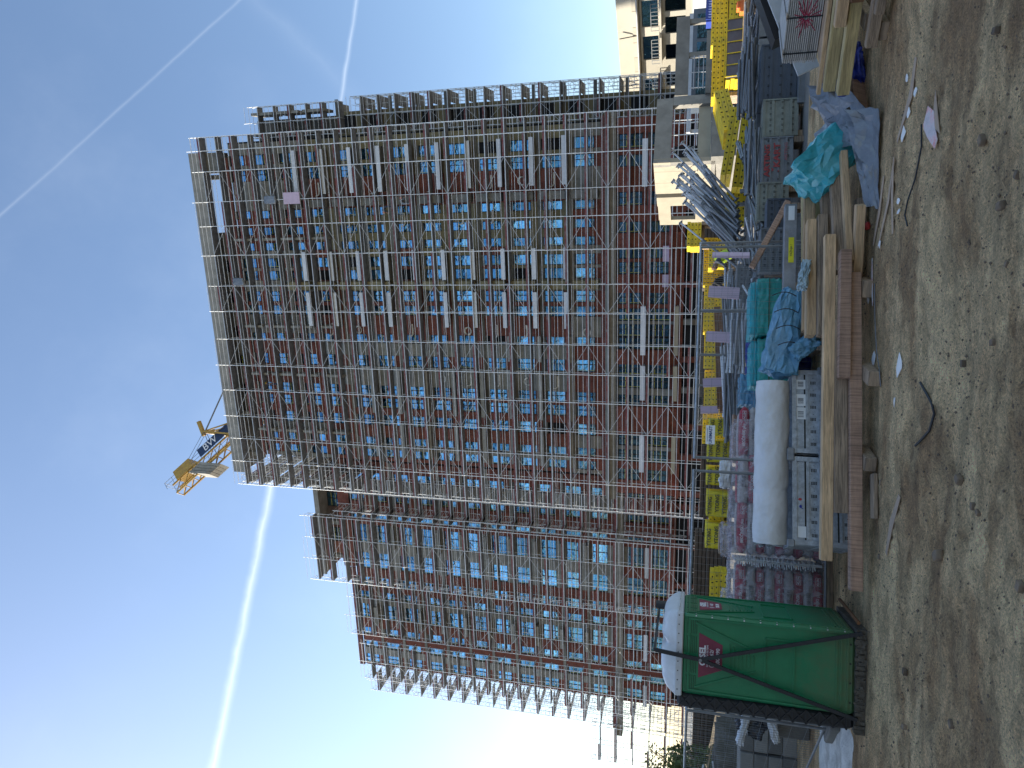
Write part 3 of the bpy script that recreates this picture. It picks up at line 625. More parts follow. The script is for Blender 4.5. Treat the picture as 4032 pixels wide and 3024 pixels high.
scaffold('wing_scaffold', 'silvery stepped scaffold in front of the lower wing at left',
         [(0, 74.6, 0, [-37.9, -35.2, -33.2], .2, 42.2, (1,), .75, 0), (0, 73.2, 0, [-47.0, -44.0, -41., -38.1], .2, 48.2, (1,), .75, 0),
          (0, 74.9, 0, [-55.6, -52.9, -50.1, -47.4], .2, 44.2, (0, 2), .75, 0), (0, 73.6, 0, [-61.2, -58.7, -56.0], .2, 42.2, (0,), .75, 0),
          (0, 75.2, 0, [-64.3, -62.8, -61.4], .2, 42.2, (0,), .75, 0), (-63.3, 76.4, pi / 2, [0, 2.4, 4.8], .2, 42.2, (0,), .75, 1),
          (-37.3, 74.2, pi / 2, [-.6, 1.6], .2, 44.2, (), .7, 1)])
scaffold('lower_left_scaffold', 'low scaffold corner sticking out below the left end of the wing scaffold', [(0, 74.3, 0, [-69., -66.6, -64.], .2, 12.2, (0,), .75, 0)])
scaffold('rear_scaffold', 'dark see-through scaffold standing free at the right edge of the site buildings',
         [(0, 76., 0, [7.15, 9.05, 10.95], .2, 38.2, (0,), .75, 0), (10.95, 77.2, pi / 2, [0, 2.6], .2, 38.2, (), .75, 1), (0, 75.2, 0, [7.2, 8.8, 10.5], 40.4, 50.4, (), .75, 0), ])
# workers and loose things on the scaffold
RZ = Matrix.Rotation(FA, 3, 'Z')
def fl(s, D, z): return RZ @ Vector((s, D, z))
def person(label, loc, rz, pose, body_m, vest=None, helm=None, hair=None, group=None, leg=None):
    """pose: dict of joints (x forward, y left, z up); skin modifier body, one continuous surface"""
    J = dict(pelvis=(0, 0, .95), chest=(.0, 0, 1.3), neck=(.02, 0, 1.48), head=(.05, 0, 1.62), top=(.06, 0, 1.75),
             hl=(0, .1, .9), hr=(0, -.1, .9), kl=(.03, .12, .5), kr=(.02, -.12, .5), al=(-.01, .12, .09), ar=(-.02, -.12, .09), tl=(.14, .13, .03), tr=(.13, -.13, .03),
             sl=(.0, .19, 1.42), sr=(.0, -.19, 1.42), el=(.02, .26, 1.14), er=(.02, -.26, 1.14), wl=(.12, .25, .9), wr=(.12, -.25, .9))
    J.update(pose)
    names = list(J); rad = dict(pelvis=.15, chest=.155, neck=.06, head=.1, top=.075, hl=.1, hr=.1, kl=.065, kr=.065, al=.045, ar=.045, tl=.04, tr=.04, sl=.07, sr=.07, el=.045, er=.045, wl=.032, wr=.032)
    for sd_ in 'lr':                                            # five short fingers from each wrist
        w = Vector(J['w' + sd_]); e = Vector(J['e' + sd_]); d = (w - e).normalized(); side = d.cross(Vector((0, 0, 1))); side = side.normalized() if side.length > .1 else Vector((0, 1, 0))
        J['p' + sd_] = w + d * .07; rad['p' + sd_] = .034
        for q in range(5):
            off = side * (-.036 + .018 * q); fin = w + d * ((.15, .17, .175, .16, .11)[q]) + off * (1.6 if q < 4 else 2.6); J['f%s%d' % (sd_, q)] = fin; rad['f%s%d' % (sd_, q)] = .009
    names = list(J); E_ = [('pelvis', 'chest'), ('chest', 'neck'), ('neck', 'head'), ('head', 'top'), ('pelvis', 'hl'), ('pelvis', 'hr'), ('hl', 'kl'), ('hr', 'kr'), ('kl', 'al'), ('kr', 'ar'), ('al', 'tl'), ('ar', 'tr'), ('chest', 'sl'), ('chest', 'sr'), ('sl', 'el'), ('sr', 'er'), ('el', 'wl'), ('er', 'wr'), ('wl', 'pl'), ('wr', 'pr')]
    for sd_ in 'lr': E_ += [('p' + sd_, 'f%s%d' % (sd_, q)) for q in range(5)]
    me = bpy.data.meshes.new('body'); me.from_pydata([tuple(J[n]) for n in names], [(names.index(a), names.index(b)) for a, b in E_], [])
    rt = thing('person', label, 'person', loc, rz, group)
    o = put('body', me, rt); md = o.modifiers.new('skin', 'SKIN'); md.use_smooth_shade = True
    for i, n in enumerate(names): me.skin_vertices[0].data[i].radius = (rad[n], rad[n])
    me.skin_vertices[0].data[0].use_root = True
    sb = o.modifiers.new('sub', 'SUBSURF'); sb.levels = 1; sb.render_levels = 1
    dg = bpy.context.evaluated_depsgraph_get(); me2 = bpy.data.meshes.new_from_object(o.evaluated_get(dg)); o.modifiers.clear(); o.data = me2
    me2.materials.clear()
    for mm in (body_m, skin, leg or body_m): me2.materials.append(mm)
    H_ = Vector(J['head']); PV = Vector(J['pelvis'])
    for p in me2.polygons:
        c = p.center; k = 0
        if (c - H_).length < .16 or min((c - Vector(J['pl'])).length, (c - Vector(J['pr'])).length) < .11: k = 1
        elif c.z < PV.z - .06: k = 2
        p.material_index = k; p.use_smooth = True
    face = (H_ - Vector(J['neck'])).normalized(); fwd = Vector((1, 0, 0)); fwd = (fwd - face * fwd.dot(face)); fwd = fwd.normalized() if fwd.length > .2 else Vector((0, 0, -1))
    sd2 = face.cross(fwd); fb = MB()
    fb.tube(H_ + fwd * .07 - face * .01, H_ + fwd * .125 - face * .02, .022, 5, r2=.008)
    for q in (-1, 1): fb.disc(H_ + fwd * .102 + sd2 * q * .035 + face * .02, fwd, .014, .008, 8, 1, up=face); fb.tube(H_ + sd2 * q * .09, H_ + sd2 * q * .115, .028, 6, r2=.02)
    fb.disc(H_ + fwd * .1 - face * .06, fwd, .028, .008, 8, 1, up=face)
    fb.build('face', [skin, cloth_k], rt)
    if vest:
        a, c_ = PV, Vector(J['chest']); n_ = Vector(J['neck']); vb = MB(); d = (n_ - a).normalized()
        vb.tube(a + d * .02, c_, .185, 12, r2=.2, cap=False); vb.tube(c_, n_ - d * .03, .2, 12, r2=.12, cap=False)
        vb.tube(a + d * .16, a + d * .2, .197, 12, m=1, r2=.2, cap=False); vb.build('vest', [vest, paper], rt)
    top = H_ + face * .03
    hb = MB(); n = 10
    for j in range(4):
        a0, a1 = j * pi / 8, (j + 1) * pi / 8; rr = .128 if helm else .112
        for i in range(n):
            t0, t1 = 2 * pi * i / n, 2 * pi * (i + 1) / n
            P = lambda a, t: top + (fwd * cos(t) + sd2 * sin(t)) * rr * cos(a) + face * rr * sin(a)
            hb.add([P(a0, t0), P(a0, t1), P(a1, t1), P(a1, t0)], [(0, 1, 2, 3)], 0, True)
    if helm: hb.add([top + (fwd * cos(t) + sd2 * sin(t)) * r_ for t in [2 * pi * i / n for i in range(n)] for r_ in (.12, .16)], [(2 * i, 2 * i + 1, (2 * i + 3) % (2 * n), (2 * i + 2) % (2 * n)) for i in range(n)])
    hb.build('helmet' if helm else 'hair', helm or hair or cloth_k, rt)
    return rt
bend = dict(chest=(.22, 0, 1.2), neck=(.42, 0, 1.24), head=(.54, 0, 1.2), top=(.64, 0, 1.14), sl=(.33, .19, 1.2), sr=(.33, -.19, 1.2), el=(.42, .22, .95), er=(.45, -.2, .95), wl=(.6, .14, .78), wr=(.62, -.12, .78))
person('upper orange-helmeted worker bending on the tower scaffold near the right balconies', fl(-.7, 70.35, 32.62), FA + pi, bend, navyc, None, orange)
person('lower orange-helmeted worker in a light jacket leaning on the tower scaffold', fl(-.5, 70.35, 30.62), FA, bend, greyf, None, orange)
person('worker in a yellow helmet on the upper left part of the tower scaffold', fl(-20.2, 70.35, 48.62), FA, {}, navyc, None, yellow)
for s_, D_, z_, w_, h_, lb in ((.5, 69.9, 43.1, 1.2, 1.9, 'large lilac foam board tied high on the scaffold near the top right'), (9.9, 79.9, 39.2, 1.6, .9, 'small lilac foam board on top of the free-standing right scaffold'),
                               (-6.0, 71., 4.6, 1.5, .8, 'lilac foam board filling a podium window opening, upper one of the middle pair'), (-8.6, 71., 4.6, 1.2, .8, 'lilac foam board filling a podium window opening, left one of the middle pair')):
    tag(MB().box(-w_ / 2, w_ / 2, -.03, .03, 0, h_).build('foam_board', pinkm, None, fl(s_, D_, z_), FA), lb, 'board', 'lilac foam boards on the tower')
sh = blob((.9, .3, 1.5), 3, 8, .4, .12, 2).mesh('plastic_bag', greyf)
for s_, z_, lb in ((.4, 46.6, 'dark plastic sheet bunched on the scaffold near the top right'), (-8.3, 51.8, 'dark plastic sheet hanging on the scaffold just under the roof beam')):
    tag(put('plastic_bag', sh, None, fl(s_, 69.85, z_), FA), lb, 'plastic sheet', 'plastic sheets on the scaffold')
# ------------------------------------------------------------ tower crane
cr = thing('tower_crane', 'yellow tower crane with concrete counterweights showing above the roof', 'crane', (0, 0, 0))
tip = Vector((-18.2, 95, 79.6)); base = Vector((-4.2, 98.5, 65.5)); dj = (base - tip).normalized(); sj = Vector((.35, -.93, .05)).normalized(); uj = sj.cross(dj).normalized()
if uj.z < 0: uj = -uj
b = MB()
for a in (-1, 1):
    for c in (0, 1): b.bar(tip + sj * a * .8 + uj * (c * 1.6 - .8), base + sj * a * .8 + uj * (c * 1.6 - .8), .22)
Lj = (base - tip).length; n = 12
for i in range(n):
    p = tip + dj * Lj * i / n; q = tip + dj * Lj * (i + 1) / n
    for a in (-1, 1): b.bar(p + sj * a * .8 - uj * .8, q + sj * a * .8 + uj * .8, .1)
    b.bar(p - sj * .8 - uj * .8, q + sj * .8 - uj * .8, .1); b.bar(p - sj * .8 - uj * .8, p + sj * .8 - uj * .8, .12)
b.build('counter_jib', crane_y, cr)
b = MB()
for a in (-1, 1):
    for hh in (1.3, 1.9): b.bar(tip + sj * a * 1.1 + uj * hh - dj * .9, base + sj * a * 1.1 + uj * hh, .05)
    for i in range(14): p = tip + dj * (Lj * i / 14 - .9) + sj * a * 1.1; b.bar(p + uj * .7, p + uj * 1.9, .05)
for hh in (1.3, 1.9): b.bar(tip - sj * 1.1 + uj * hh - dj * .9, tip + sj * 1.1 + uj * hh - dj * .9, .05)
b.build('railing', steel_dark, cr)
for i in range(4):
    p = tip + dj * (3.6 + i * .62)
    b = MB(); pts = [(-1.05, -3.3), (1.05, -3.3), (1.3, -2.6), (1.3, .3), (-1.3, .3), (-1.3, -2.6)]
    vs = [p + sj * x + Vector((0, 0, z)) for x, z in pts] + [p + dj * .55 + sj * x + Vector((0, 0, z)) for x, z in pts]
    b.add(vs, [(0, 1, 2, 3, 4, 5), (11, 10, 9, 8, 7, 6)] + [(j, 6 + j, 6 + (j + 1) % 6, (j + 1) % 6) for j in range(6)]); b.build('counterweight', concrete, cr)
b = MB(); b.bar(tip + dj * 1.2 + uj * 1.6, tip + dj * 4.4 + uj * 1.6, 2.3, 1.7, up=uj); b.build('winch_box', crane_y, cr)
b = MB(); c0 = tip + dj * 6.3 + sj * 1.25 + uj * 1.6; c1 = tip + dj * 15 + sj * 1.25 + uj * 1.6
b.bar(c0, c1, .12, 1.45, up=uj); o = b.build('banner', navy if False else mat('dark_blue_banner', (.025, .05, .12), .6, bump=0), cr)
X_ = -sj.cross(uj); X_ = dj; Y_ = uj; Z_ = sj
if X_.cross(Y_).dot(Z_) < 0: Z_ = -Z_
tx = text('banner_text', 'BW', 1.7, letter, cr, (0, 0, 0), (0, 0, 0)); mt = Matrix((X_, Y_, X_.cross(Y_))).transposed().to_4x4()
side = -1
tx.matrix_local = Matrix.Translation(c0 + dj * 2.4 + sj * .09) @ mt
apex = Vector((-9., 96, 75.9)); hd = Vector((-6.6, 97.5, 70.))
b = MB()
for a in (-1, 1):
    b.bar(apex + sj * a * .3, Vector((-9.6, 97, 66.8)) + sj * a * 1.2, .25); b.bar(apex + sj * a * .3, Vector((-6.2, 97.5, 67.)) + sj * a * 1.2, .18)
for i in range(6):
    t = i / 6; u = (i + 1) / 6; P = lambda t, k: apex.lerp(Vector((-9.6, 97, 66.8)) if k else Vector((-6.2, 97.5, 67.)), t); b.bar(P(t, 0), P(u, 1), .09); b.bar(P(t, 1), P(u, 0), .09)
b.bar(apex + Vector((-.6, 0, .1)), apex + Vector((1.6, 0, 1.2)), .5); b.build('tower_head', crane_y, cr)
b = MB()
for a in (-.3, .3): b.path([apex + sj * a, tip + dj * 8 + uj * 1 + sj * a * 2], .06, 4); b.path([apex + sj * a, tip + dj * 1.5 + uj * 1.8 + sj * a], .04, 4)
b.path([apex, apex + Vector((14, 3, -4.5))], .12, 5); b.build('tie_rope', steel_dark, cr)
b = MB(); b.box(-1.2, 1.2, -1.1, 1.1, -1.2, 1.2); b.build('cab', crane_y, cr, (-9.2, 97, 66.3)); MB().box(-.9, .9, -1.2, -1.11, -.3, .9).build('cab_window', gl, cr, (-9.2, 97, 66.3))
b = MB()
for a in (-1, 1):
    for c in (-1, 1): b.bar((-7.6 + a, 98 + c, 0), (-7.6 + a, 98 + c, 65.2), .25)
for i in range(26):
    z = i * 2.5
    for a in (-1, 1): b.bar((-7.6 - 1, 98 + a, z), (-7.6 + 1, 98 + a, z + 2.5), .12); b.bar((-7.6 + a, 97, z), (-7.6 + a, 99, z + 2.5), .12)
b.build('mast', crane_y, cr)

# ------------------------------------------------------------ raw concrete entrance structure at right
w = Vector((-.29, .957, 0)); AW = math.atan2(w.y, w.x)
st = thing('concrete_stair_house', 'half-built bare concrete frame with a sunlit cream side wall, right of the tower foot', 'building', (14.3, 46, 0))
side = MB(); Lw = 3.6
side.box(0, Lw, -.3, 0, 0, 1.45, 1).box(0, Lw, -.3, 0, 1.45, 5.0, 0)  # lower part in greyer rough concrete, with the shadow edge put into the colour
o = side.build('side_wall', [cream, concrete], st, (0, 0, 0), AW)
sw = MB()
a0, a1, h0, h1 = 5.0, 6.9, 2.35, 4.05
sw.box(3.9, a0, -.3, 0, .6, 4.95).box(a1, 7.6, -.3, 0, .6, 4.85).box(a0, a1, -.3, 0, .6, h0).box(a0, a1, -.3, 0, h1, 4.9)
sw.build('window_wall', cream, st, (-.1, 0, 0), AW)
jm = MB()
for t_ in (1.0, 2.3): jm.box(t_, t_ + .012, .001, .006, 1.5, 4.98)
jm.box(0, 3.6, .001, .006, 3.2, 3.212); jm.build('formwork_joint', concrete_dark, st, (0, 0, 0), AW)
AF = math.atan2(2.0, 5.0)
def fp(name, x0, x1, z0, z1, m, d0=0, d1=.35): return MB().box(x0, x1, d0, d1, z0, z1).build(name, m, st, (0, 0, 0), AF)
fp('top_beam', .02, 5.2, 3.95, 5.0, concrete, -.02, .45); fp('corner_column', .0, .35, 0, 3.94, concrete); fp('column', 4.6, 5.35, 0, 3.94, concrete)
fp('mid_beam', .36, 4.59, 1.5, 2.3, cream, .25, .6); fp('base_wall', -.1, 3.3, 0, 1.47, concrete, -.5, -.1); fp('floor_slab', 0, 5.3, 1.2, 1.46, concrete, .02, 4)
fp('rear_wall', 1.2, 4.2, 2.3, 3.9, black, 3.5, 3.7)
b = MB(); b.bar((3.4, .1, .2), (4.4, .1, 1.2), .1).bar((3.4, .1, 1.1), (4.5, .1, .9), .1).bar((3.9, .1, 0), (3.9, .1, 1.19), .1); b.build('timber_strut', wood_d, st, (0, 0, 0), AF)
b = MB()
for z in (2.5, 3.0, 3.5): b.tube((.8, .3, z), (4.3, .3, z), .03, 5)
for x in (1.2, 2.4, 3.6): b.tube((x, .3, 1.6), (x, .3, 3.94), .035, 5)
b.build('guard_tube', steel, st, (0, 0, 0), AF)
b = MB()
for t_, z_, l_ in ((.5, 2.2, .5), (.9, 2.9, .8), (2.0, 1.9, .5), (2.6, 3.3, .4)): b.tube((t_, 0, z_), (t_ - .1, l_, z_ + .1), .025, 5)
b.build('tie_rod', steel_dark, st, (0, 0, 0), AW)
gate = thing('concrete_portal', 'grey concrete beam on slim posts running right from the half-built frame', 'concrete frame', (19.4, 48.2, 0))
MB().box(0, 5.2, 0, .5, 3.05, 3.9).build('beam', concrete, gate); MB().box(-.15, 3.9, -.5, -.1, 1.6, 1.95).build('ledge', concrete, gate)
for x in (2.55, 4.75): MB().box(x, x + .3, .1, .4, 0, 3.04).build('post', concrete, gate)
b = MB()
for z in (2.1, 2.4, 2.7): b.tube((.3, -.1, z), (2.5, -.1, z), .03, 5)
for x in (.4, 1.4, 2.4): b.tube((x, -.1, 1.2), (x, -.1, 2.95), .03, 5)
b.build('railing', steel, gate)

# ------------------------------------------------------------ pale finished building at right
AB = math.atan2(.82, -.57)
bb = thing('cream_apartment_block', 'finished cream building with tall attic wall and dark windows at the far right', 'building', (35.7, 80, 0), AB)
def bp(name, t0, t1, z0, z1, m, d0=0, d1=-.3): return MB().box(t0, t1, min(d0, d1), max(d0, d1), z0, z1).build(name, m, bb)
rows = [(4.1, 6.2, [(-17.2, -15.4), (-14.2, -12.4), (-11.2, -9.3), (-7.35, -5.85), (-5.3, -3.5), (-2.3, -.6), (.9, 2.6), (4, 6)]), (6.9, 8.6, [(-17.0, -14.4), (-12.2, -9.6), (-7.2, -4.4), (-3.4, -.7), (1.5, 4)])]
bp('wall', -22, 9, 0, 4.1, cream2)
for z0, z1, wins in rows:
    zt = 6.9 if z0 < 5 else 8.8; x = -22
    for a, c in wins + [(9, 9)]:
        bp('wall', x, a, z0, zt, cream2)
        if c > a:
            bp('wall', a, c, z1, zt, cream2) if zt > z1 + .05 else None
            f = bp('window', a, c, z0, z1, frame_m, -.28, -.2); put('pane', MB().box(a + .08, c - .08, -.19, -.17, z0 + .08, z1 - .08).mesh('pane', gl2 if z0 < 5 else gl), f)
        x = c
bp('cornice', -22, 9.3, 8.9, 9.15, mat('tan_soffit', (.42, .36, .27), .85, var=.05), .6, -.3); bp('attic_wall', -22, 9, 9.16, 11.2, cream2, 0, -.3)
bp('gutter', -22, 9.3, 9.0, 9.12, white, .7, .61)
for a, c in rows[1][2]:
    bp('balcony', a - .2, c + .2, 6.55, 6.75, cream2, .9, .01); b = MB()
    for q in range(8): b.bar((a + (c - a) * q / 7, .85, 6.76), (a + (c - a) * q / 7, .85, 7.6), .05)
    b.bar((a, .85, 7.6), (c, .85, 7.6), .06); b.build('balcony_railing', steel_dark, bb)
for k in range(18): bp('coping_stone', -21.5 + k * 1.7, -19.85 + k * 1.7, 9.17, 9.6, cream2, .06, .01)
bp('garage_door', -7.6, -4.2, .4, 3.4, white, .12, .01); bp('garage_door', -3.6, -.6, .4, 3.4, white, .12, .01); bp('body', -22, 9, 0, 11.15, cream2, -.31, -14)
for x in (-3.6, 2.1): MB().tube((x, .05, 9.2), (x, .4, 11.0), .05, 6).build('rain_pipe', frame_m, bb)
# neighbours that are outside the picture: one added to shade the foreground and bounce light, one shows dark in the lower windows
nb = thing('unseen_shade_block', 'unseen pale block added left of the yard to shade the foreground and bounce light', 'building', (-40, 8, 0))
MB().box(-8, 8, -22, 28, 0, 26).build('wall', mat('white_bounce_render', (.72, .68, .6), .9, var=.05), nb)  # wall kept pale so it bounces light into the shaded yard
wb = MB()
for k in range(8):
    for j in range(12): wb.box(8.0, 8.06, -20 + j * 4, -18.4 + j * 4, 1.5 + k * 3.1, 3.1 + k * 3.1)
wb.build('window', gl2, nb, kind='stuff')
nb2 = thing('street_house_block', 'dark apartment block behind the photographer mirrored in the lower windows', 'building', (8, -80, 0))
MB().box(-55, 55, -8, 8, 0, 30).build('wall', mat('grey_render', (.3, .29, .27), .9, var=.1), nb2)
for i, (x, y, w_, h_) in enumerate(((-62, 88, 18, 13), (-95, 130, 30, 18))):
    o = thing('distant_house', ('grey flat-roofed house far behind the left fence', 'long pale house in the distance beyond the left fence')[i], 'building', (x, y, 0))
    MB().box(-w_ / 2, w_ / 2, 0, 10, 0, h_ * .55).build('wall', concrete, o)
    for k in range(4): MB().box(-w_ / 2 + 1 + k * w_ / 4, -w_ / 2 + 2.6 + k * w_ / 4, -.05, 0, h_ * .3, h_ * .42).build('window', gl2, o)
# shrubs left
def shrub(x, y, h, wd, label, seed):
    r = random.Random(seed); rt = thing('shrub', label, 'shrub', (x, y, 0), 0, 'shrubs beyond the left fence')
    b = MB()
    for i in range(9): a = r.uniform(0, 6.28); b.path([(0, 0, 0), (cos(a) * wd * .2, sin(a) * wd * .2, h * .5), (cos(a) * wd * .42, sin(a) * wd * .42, h * r.uniform(.7, 1))], .03, 4)
    b.build('stem', wood_d, rt); b = MB()
    for i in range(1500):
        a = r.uniform(0, 6.28); q = r.random() ** .5; z = h * (.25 + .75 * r.random()); p = Vector((cos(a) * wd * .5 * q, sin(a) * wd * .5 * q, z)); s_ = r.uniform(.06, .12)
        u = Vector((r.uniform(-1, 1), r.uniform(-1, 1), r.uniform(-1, 1))).normalized() * s_; v = u.orthogonal().normalized() * s_ * .6
        b.add([p - u, p + v, p + u, p - v], [(0, 1, 2, 3)])
    b.build('foliage', leafm, rt)
def hb_(u, v):
    x = -75 + 62 * u; y = 30 + 22 * v; return (x, y, 2.2 * sin(pi * v) ** .7 * (.75 + .5 * fbm(Vector((x * .2, y * .2, 1)), 4)) * min(1, (1 - u) * 6) - .05)
sheet(90, 30, hb_, .02).build('earth_bank', mat('earth', (.17, .125, .07), .95, var=.4, vs=1.5, bump=.8, bs=6, stain=(.07, .075, .03), ss=.6, sa=.9), kind='structure')
shrub(-12.6, 22.5, 2.3, 3.4, 'low dense shrub just beyond the farther left fence', 4); shrub(-29, 46, 4.6, 6, 'olive bush on the earth bank far left', 5)
shrub(-15.5, 28.5, 2.6, 3.2, 'yellow-green shrub beyond the left fence, nearest one', 1); shrub(-19.5, 34, 3.6, 4.2, 'taller yellow-green shrub behind the left fence', 2); shrub(-24, 44, 4.2, 5., 'far bushy shrub below the grey house at left', 3)
#@@FOREGROUND@@
ORD1 = ['first', 'second', 'third', 'fourth', 'fifth', 'sixth', 'seventh', 'eighth']
# ------------------------------------------------------------ portable toilet
def toilet():
    rt = thing('portable_toilet', 'green portable toilet with white roof, maroon stickers and black tie-down bars', 'portable toilet', (-2.73, 8.97, 0), R(3.7))
    MB().bev(-.95, 0, 0, 1.1, .12, 2.06, .03).build('cabin', green, rt)
    b = MB().box(-1.14, .03, -.04, 1.16, .0, .12); b.build('base_skid', mudm, rt)
    r = random.Random(3); b = MB()
    for i in range(60): x = r.uniform(-1.12, 0); s_ = r.uniform(.01, .025); b.box(x, x + s_ * 1.6, -.04 - s_, -.03, r.uniform(0, .05), r.uniform(.06, .14))
    b.build('mud_cake', mudm, rt, kind='stuff')
    b = MB().bev(-1.12, -.955, .02, 1.1, .12, 2.1, .03); b.build('door_frame', blackp, rt)
    b = MB()
    for i in range(13): z = .2 + i * .145; b.bar((-1.11, .012, z), (-.965, .012, z + .14), .018).bar((-.965, .012, z), (-1.11, .012, z + .14), .018).bar((-1.12, .012, z), (-.955, .012, z), .018)
    b.build('frame_rib', blackp, rt)
    def face(axis):
        # draws ridges on the front (axis 0) or the right side (axis 1)
        def P(u, z, o): return (-.95 + u * .95, -o, z) if axis == 0 else (o, u * 1.1, z)
        up = (0, -1, 0) if axis == 0 else (1, 0, 0)
        b = MB()
        def line(u0_, z0, u1, z1, w_=.02): b.bar(P(u0_, z0, .004), P(u1, z1, .004), w_, .024, up=up)
        for pts in ([(.06, 1.98), (.94, 1.98), (.97, .2), (.03, .2), (.06, 1.98)], [(.2, 1.1), (.8, 1.1), (.8, .78), (.2, .78), (.2, 1.1)], [(.1, .32), (.9, .32)], [(.08, .27), (.92, .27)], [(.1, 1.9), (.38, 1.2)], [(.9, 1.9), (.62, 1.2)]):
            for (a, c), (d, e) in zip(pts, pts[1:]): line(a, c, d, e)
        for i in range(7): z = 1.5 - i * .045; w_ = .17 - i * .018; line(.5 - w_, z, .5 + w_, z, .009)
        b.build('ridge', green, rt)
        for g0, g1 in ((.04, .24), (.27, .48), (.52, .73), (.76, .96)):
            v = MB()
            for i in range(6): z = 1.985 - i * .021 + .02; v.bar(P(g0, z, .006), P(g1, z, .006), .009, .012, up=up)
            g = MB()
            a, c = P(g0, 1.885, .001), P(g1, 2.015, .001)
            if axis == 0: g.box(a[0], c[0], -.0025, -.001, 1.885, 2.015)
            else: g.box(.001, .0025, a[1], c[1], 1.885, 2.015)
            q = g.build('vent', green_d, rt); v.build('slat', green, q)
        # sticker
        q = [P(.5 - .28, 1.86, .006), P(.5 + .28, 1.86, .006), P(.5 + .155, 1.585, .006), P(.5 - .155, 1.585, .006)]
        s_ = MB().add(q, [(0, 3, 2, 1)]).build('sticker', maroon, rt)
        ro = (pi / 2, 0, 0) if axis == 0 else (pi / 2, 0, pi / 2)
        for body, z, sz, bo in (('GISEL', 1.812, .098, .004), ('SANITARNI SISTEMI', 1.757, .03, 0), ('062/', 1.707, .06, .001), ('200-390', 1.635, .062, .001)):
            text('sticker_text', body, sz, letter, s_, P(.5 + (.03 if body == '062/' else 0), z, .0085), ro, bo)
        cc = P(.39, 1.707, .0085); n_ = MB()
        for t in range(12):
            a0, a1 = 2 * pi * t / 12, 2 * pi * (t + 1) / 12; o = .004
            A_ = P(.39 + .022 * cos(a0), 1.707 + .028 * sin(a0), .0085); B_ = P(.39 + .022 * cos(a1), 1.707 + .028 * sin(a1), .0085); n_.bar(A_, B_, o, .002, up=up)
        n_.bar(P(.385, 1.695, .0085), P(.397, 1.72, .0085), .008, .002, up=up); n_.build('phone_mark', letter, s_)
        rv = MB()
        for i in range(10): rv.disc(P(.985 if axis == 0 else .02, 1.9 - i * .185, .004), up, .009, n=8)
        for i in range(4): rv.disc(P(.15 + i * .23, .17, .004), up, .012, n=8, m=1)
        rv.build('rivet', [letter, blackp], rt)
    face(0); face(1)
    def rf(u, v):
        x = -.97 + 1.0 * u; y = -.02 + 1.14 * v
        e = max(0, 1 - abs(2 * u - 1) ** 5) * max(0, 1 - abs(2 * v - 1) ** 5)
        ridge = 1 - .32 * math.exp(-((u - .58) / .05) ** 2) - .12 * math.exp(-((u - .8) / .03) ** 2) - .1 * math.exp(-((u - .22) / .03) ** 2)
        return (x, y, 2.12 + .19 * e ** .45 * ridge + .012 * fbm(Vector((u * 4, v * 4, 2)), 2))
    sheet(40, 26, rf, .02).build('roof', roofw, rt)
    MB().bev(-.98, .02, -.03, 1.13, 2.045, 2.135, .012).build('roof_rim', roofw, rt)
    b = MB()
    for i in range(9): b.disc((-.9 + i * .11, -.032, 2.1), (0, -1, 0), .008, n=8)
    for i in range(7): b.disc((.0215, .1 + i * .15, 2.1), (1, 0, 0), .008, n=8)
    b.build('roof_screw', blackp, rt)
    MB().tube((-.12, .85, 2.1), (-.12, .85, 2.42), .055, 12).build('vent_pipe', blackp, rt)
    b = MB().bar((-.45, -.09, 2.37), (-.51, -.07, 1.83), .045, .03, up=(0, 1, 0)); b.bar((-.45, -.09, 2.38), (-.2, 1.1, 2.38), .045, .03)
    b.build('roof_bar', blackp, rt)
    MB().bar((-.51, -.07, 1.84), (.0, -.06, .06), .04, .03, up=(0, 1, 0)).build('tie_bar', blackp, rt); MB().bar((-.51, -.07, 1.84), (-.97, -.06, .1), .04, .03, up=(0, 1, 0)).build('tie_bar', blackp, rt)
    MB().disc((-.51, -.095, 1.84), (0, -1, 0), .02, n=10).build('bolt', steel_dark, rt)
    MB().tube((.1, .0, .09), (.16, .95, .12), .022, 7).build('skid_rail', rust, rt)
toilet()
# ------------------------------------------------------------ mobile site fences
def fence_panel(loc, rz, label, L_=3.4, H_=1.98, group='mobile site fence panels', bottom=True):
    rt = thing('site_fence', label, 'fence', loc, rz, group)
    for x in (.02, L_ - .02): MB().tube((x, 0, .06), (x, 0, H_), .021, 8).build('post', steel_dark, rt)
    MB().tube((.0, 0, H_), (L_, 0, H_), .02, 8).build('top_rail', galv, rt); MB().tube((.02, 0, .16), (L_ - .02, 0, .16), .018, 8).build('bottom_rail', steel_dark, rt)
    b = MB()
    for i in range(1, int(H_ / .2) + 1): z = .16 + i * .2; b.bar((.03, 0, z), (L_ - .03, 0, z), .0035) if z < H_ else None
    for i in range(1, int(L_ / .1)): b.bar((i * .1, .003, .16), (i * .1, .003, H_), .003)
    b.build('wire_mesh', steel_dark, rt)
    MB().bev(-.28, .28, -.11, .11, .0, .14, .02).build('foot_block', concrete_dark, rt, (L_ + .04, 0, 0)); return rt
def ang(p, q): return math.atan2(q[1] - p[1], q[0] - p[0])
p0, p1, p2 = (-4.5, 10.42), (-1.02, 10.94), (2.3, 11.42)
fence_panel((*p0, 0), ang(p0, p1), 'grey mesh fence panel just behind the portable toilet and cement bags', 3.36)
fence_panel((*p1, 0), ang(p1, p2), 'grey mesh fence panel behind the white roll and teal bundles', 3.28)
q = (-6.75, 12.85); fence_panel((*q, 0), ang(q, p0), 'grey mesh fence panel slanting back left of the portable toilet', 3.25)
q2 = (-6.1, 15.4); q3 = (-9.3, 16.2); fence_panel((*q3, 0), ang(q3, q2), 'farther mesh fence panel seen through the one left of the toilet')
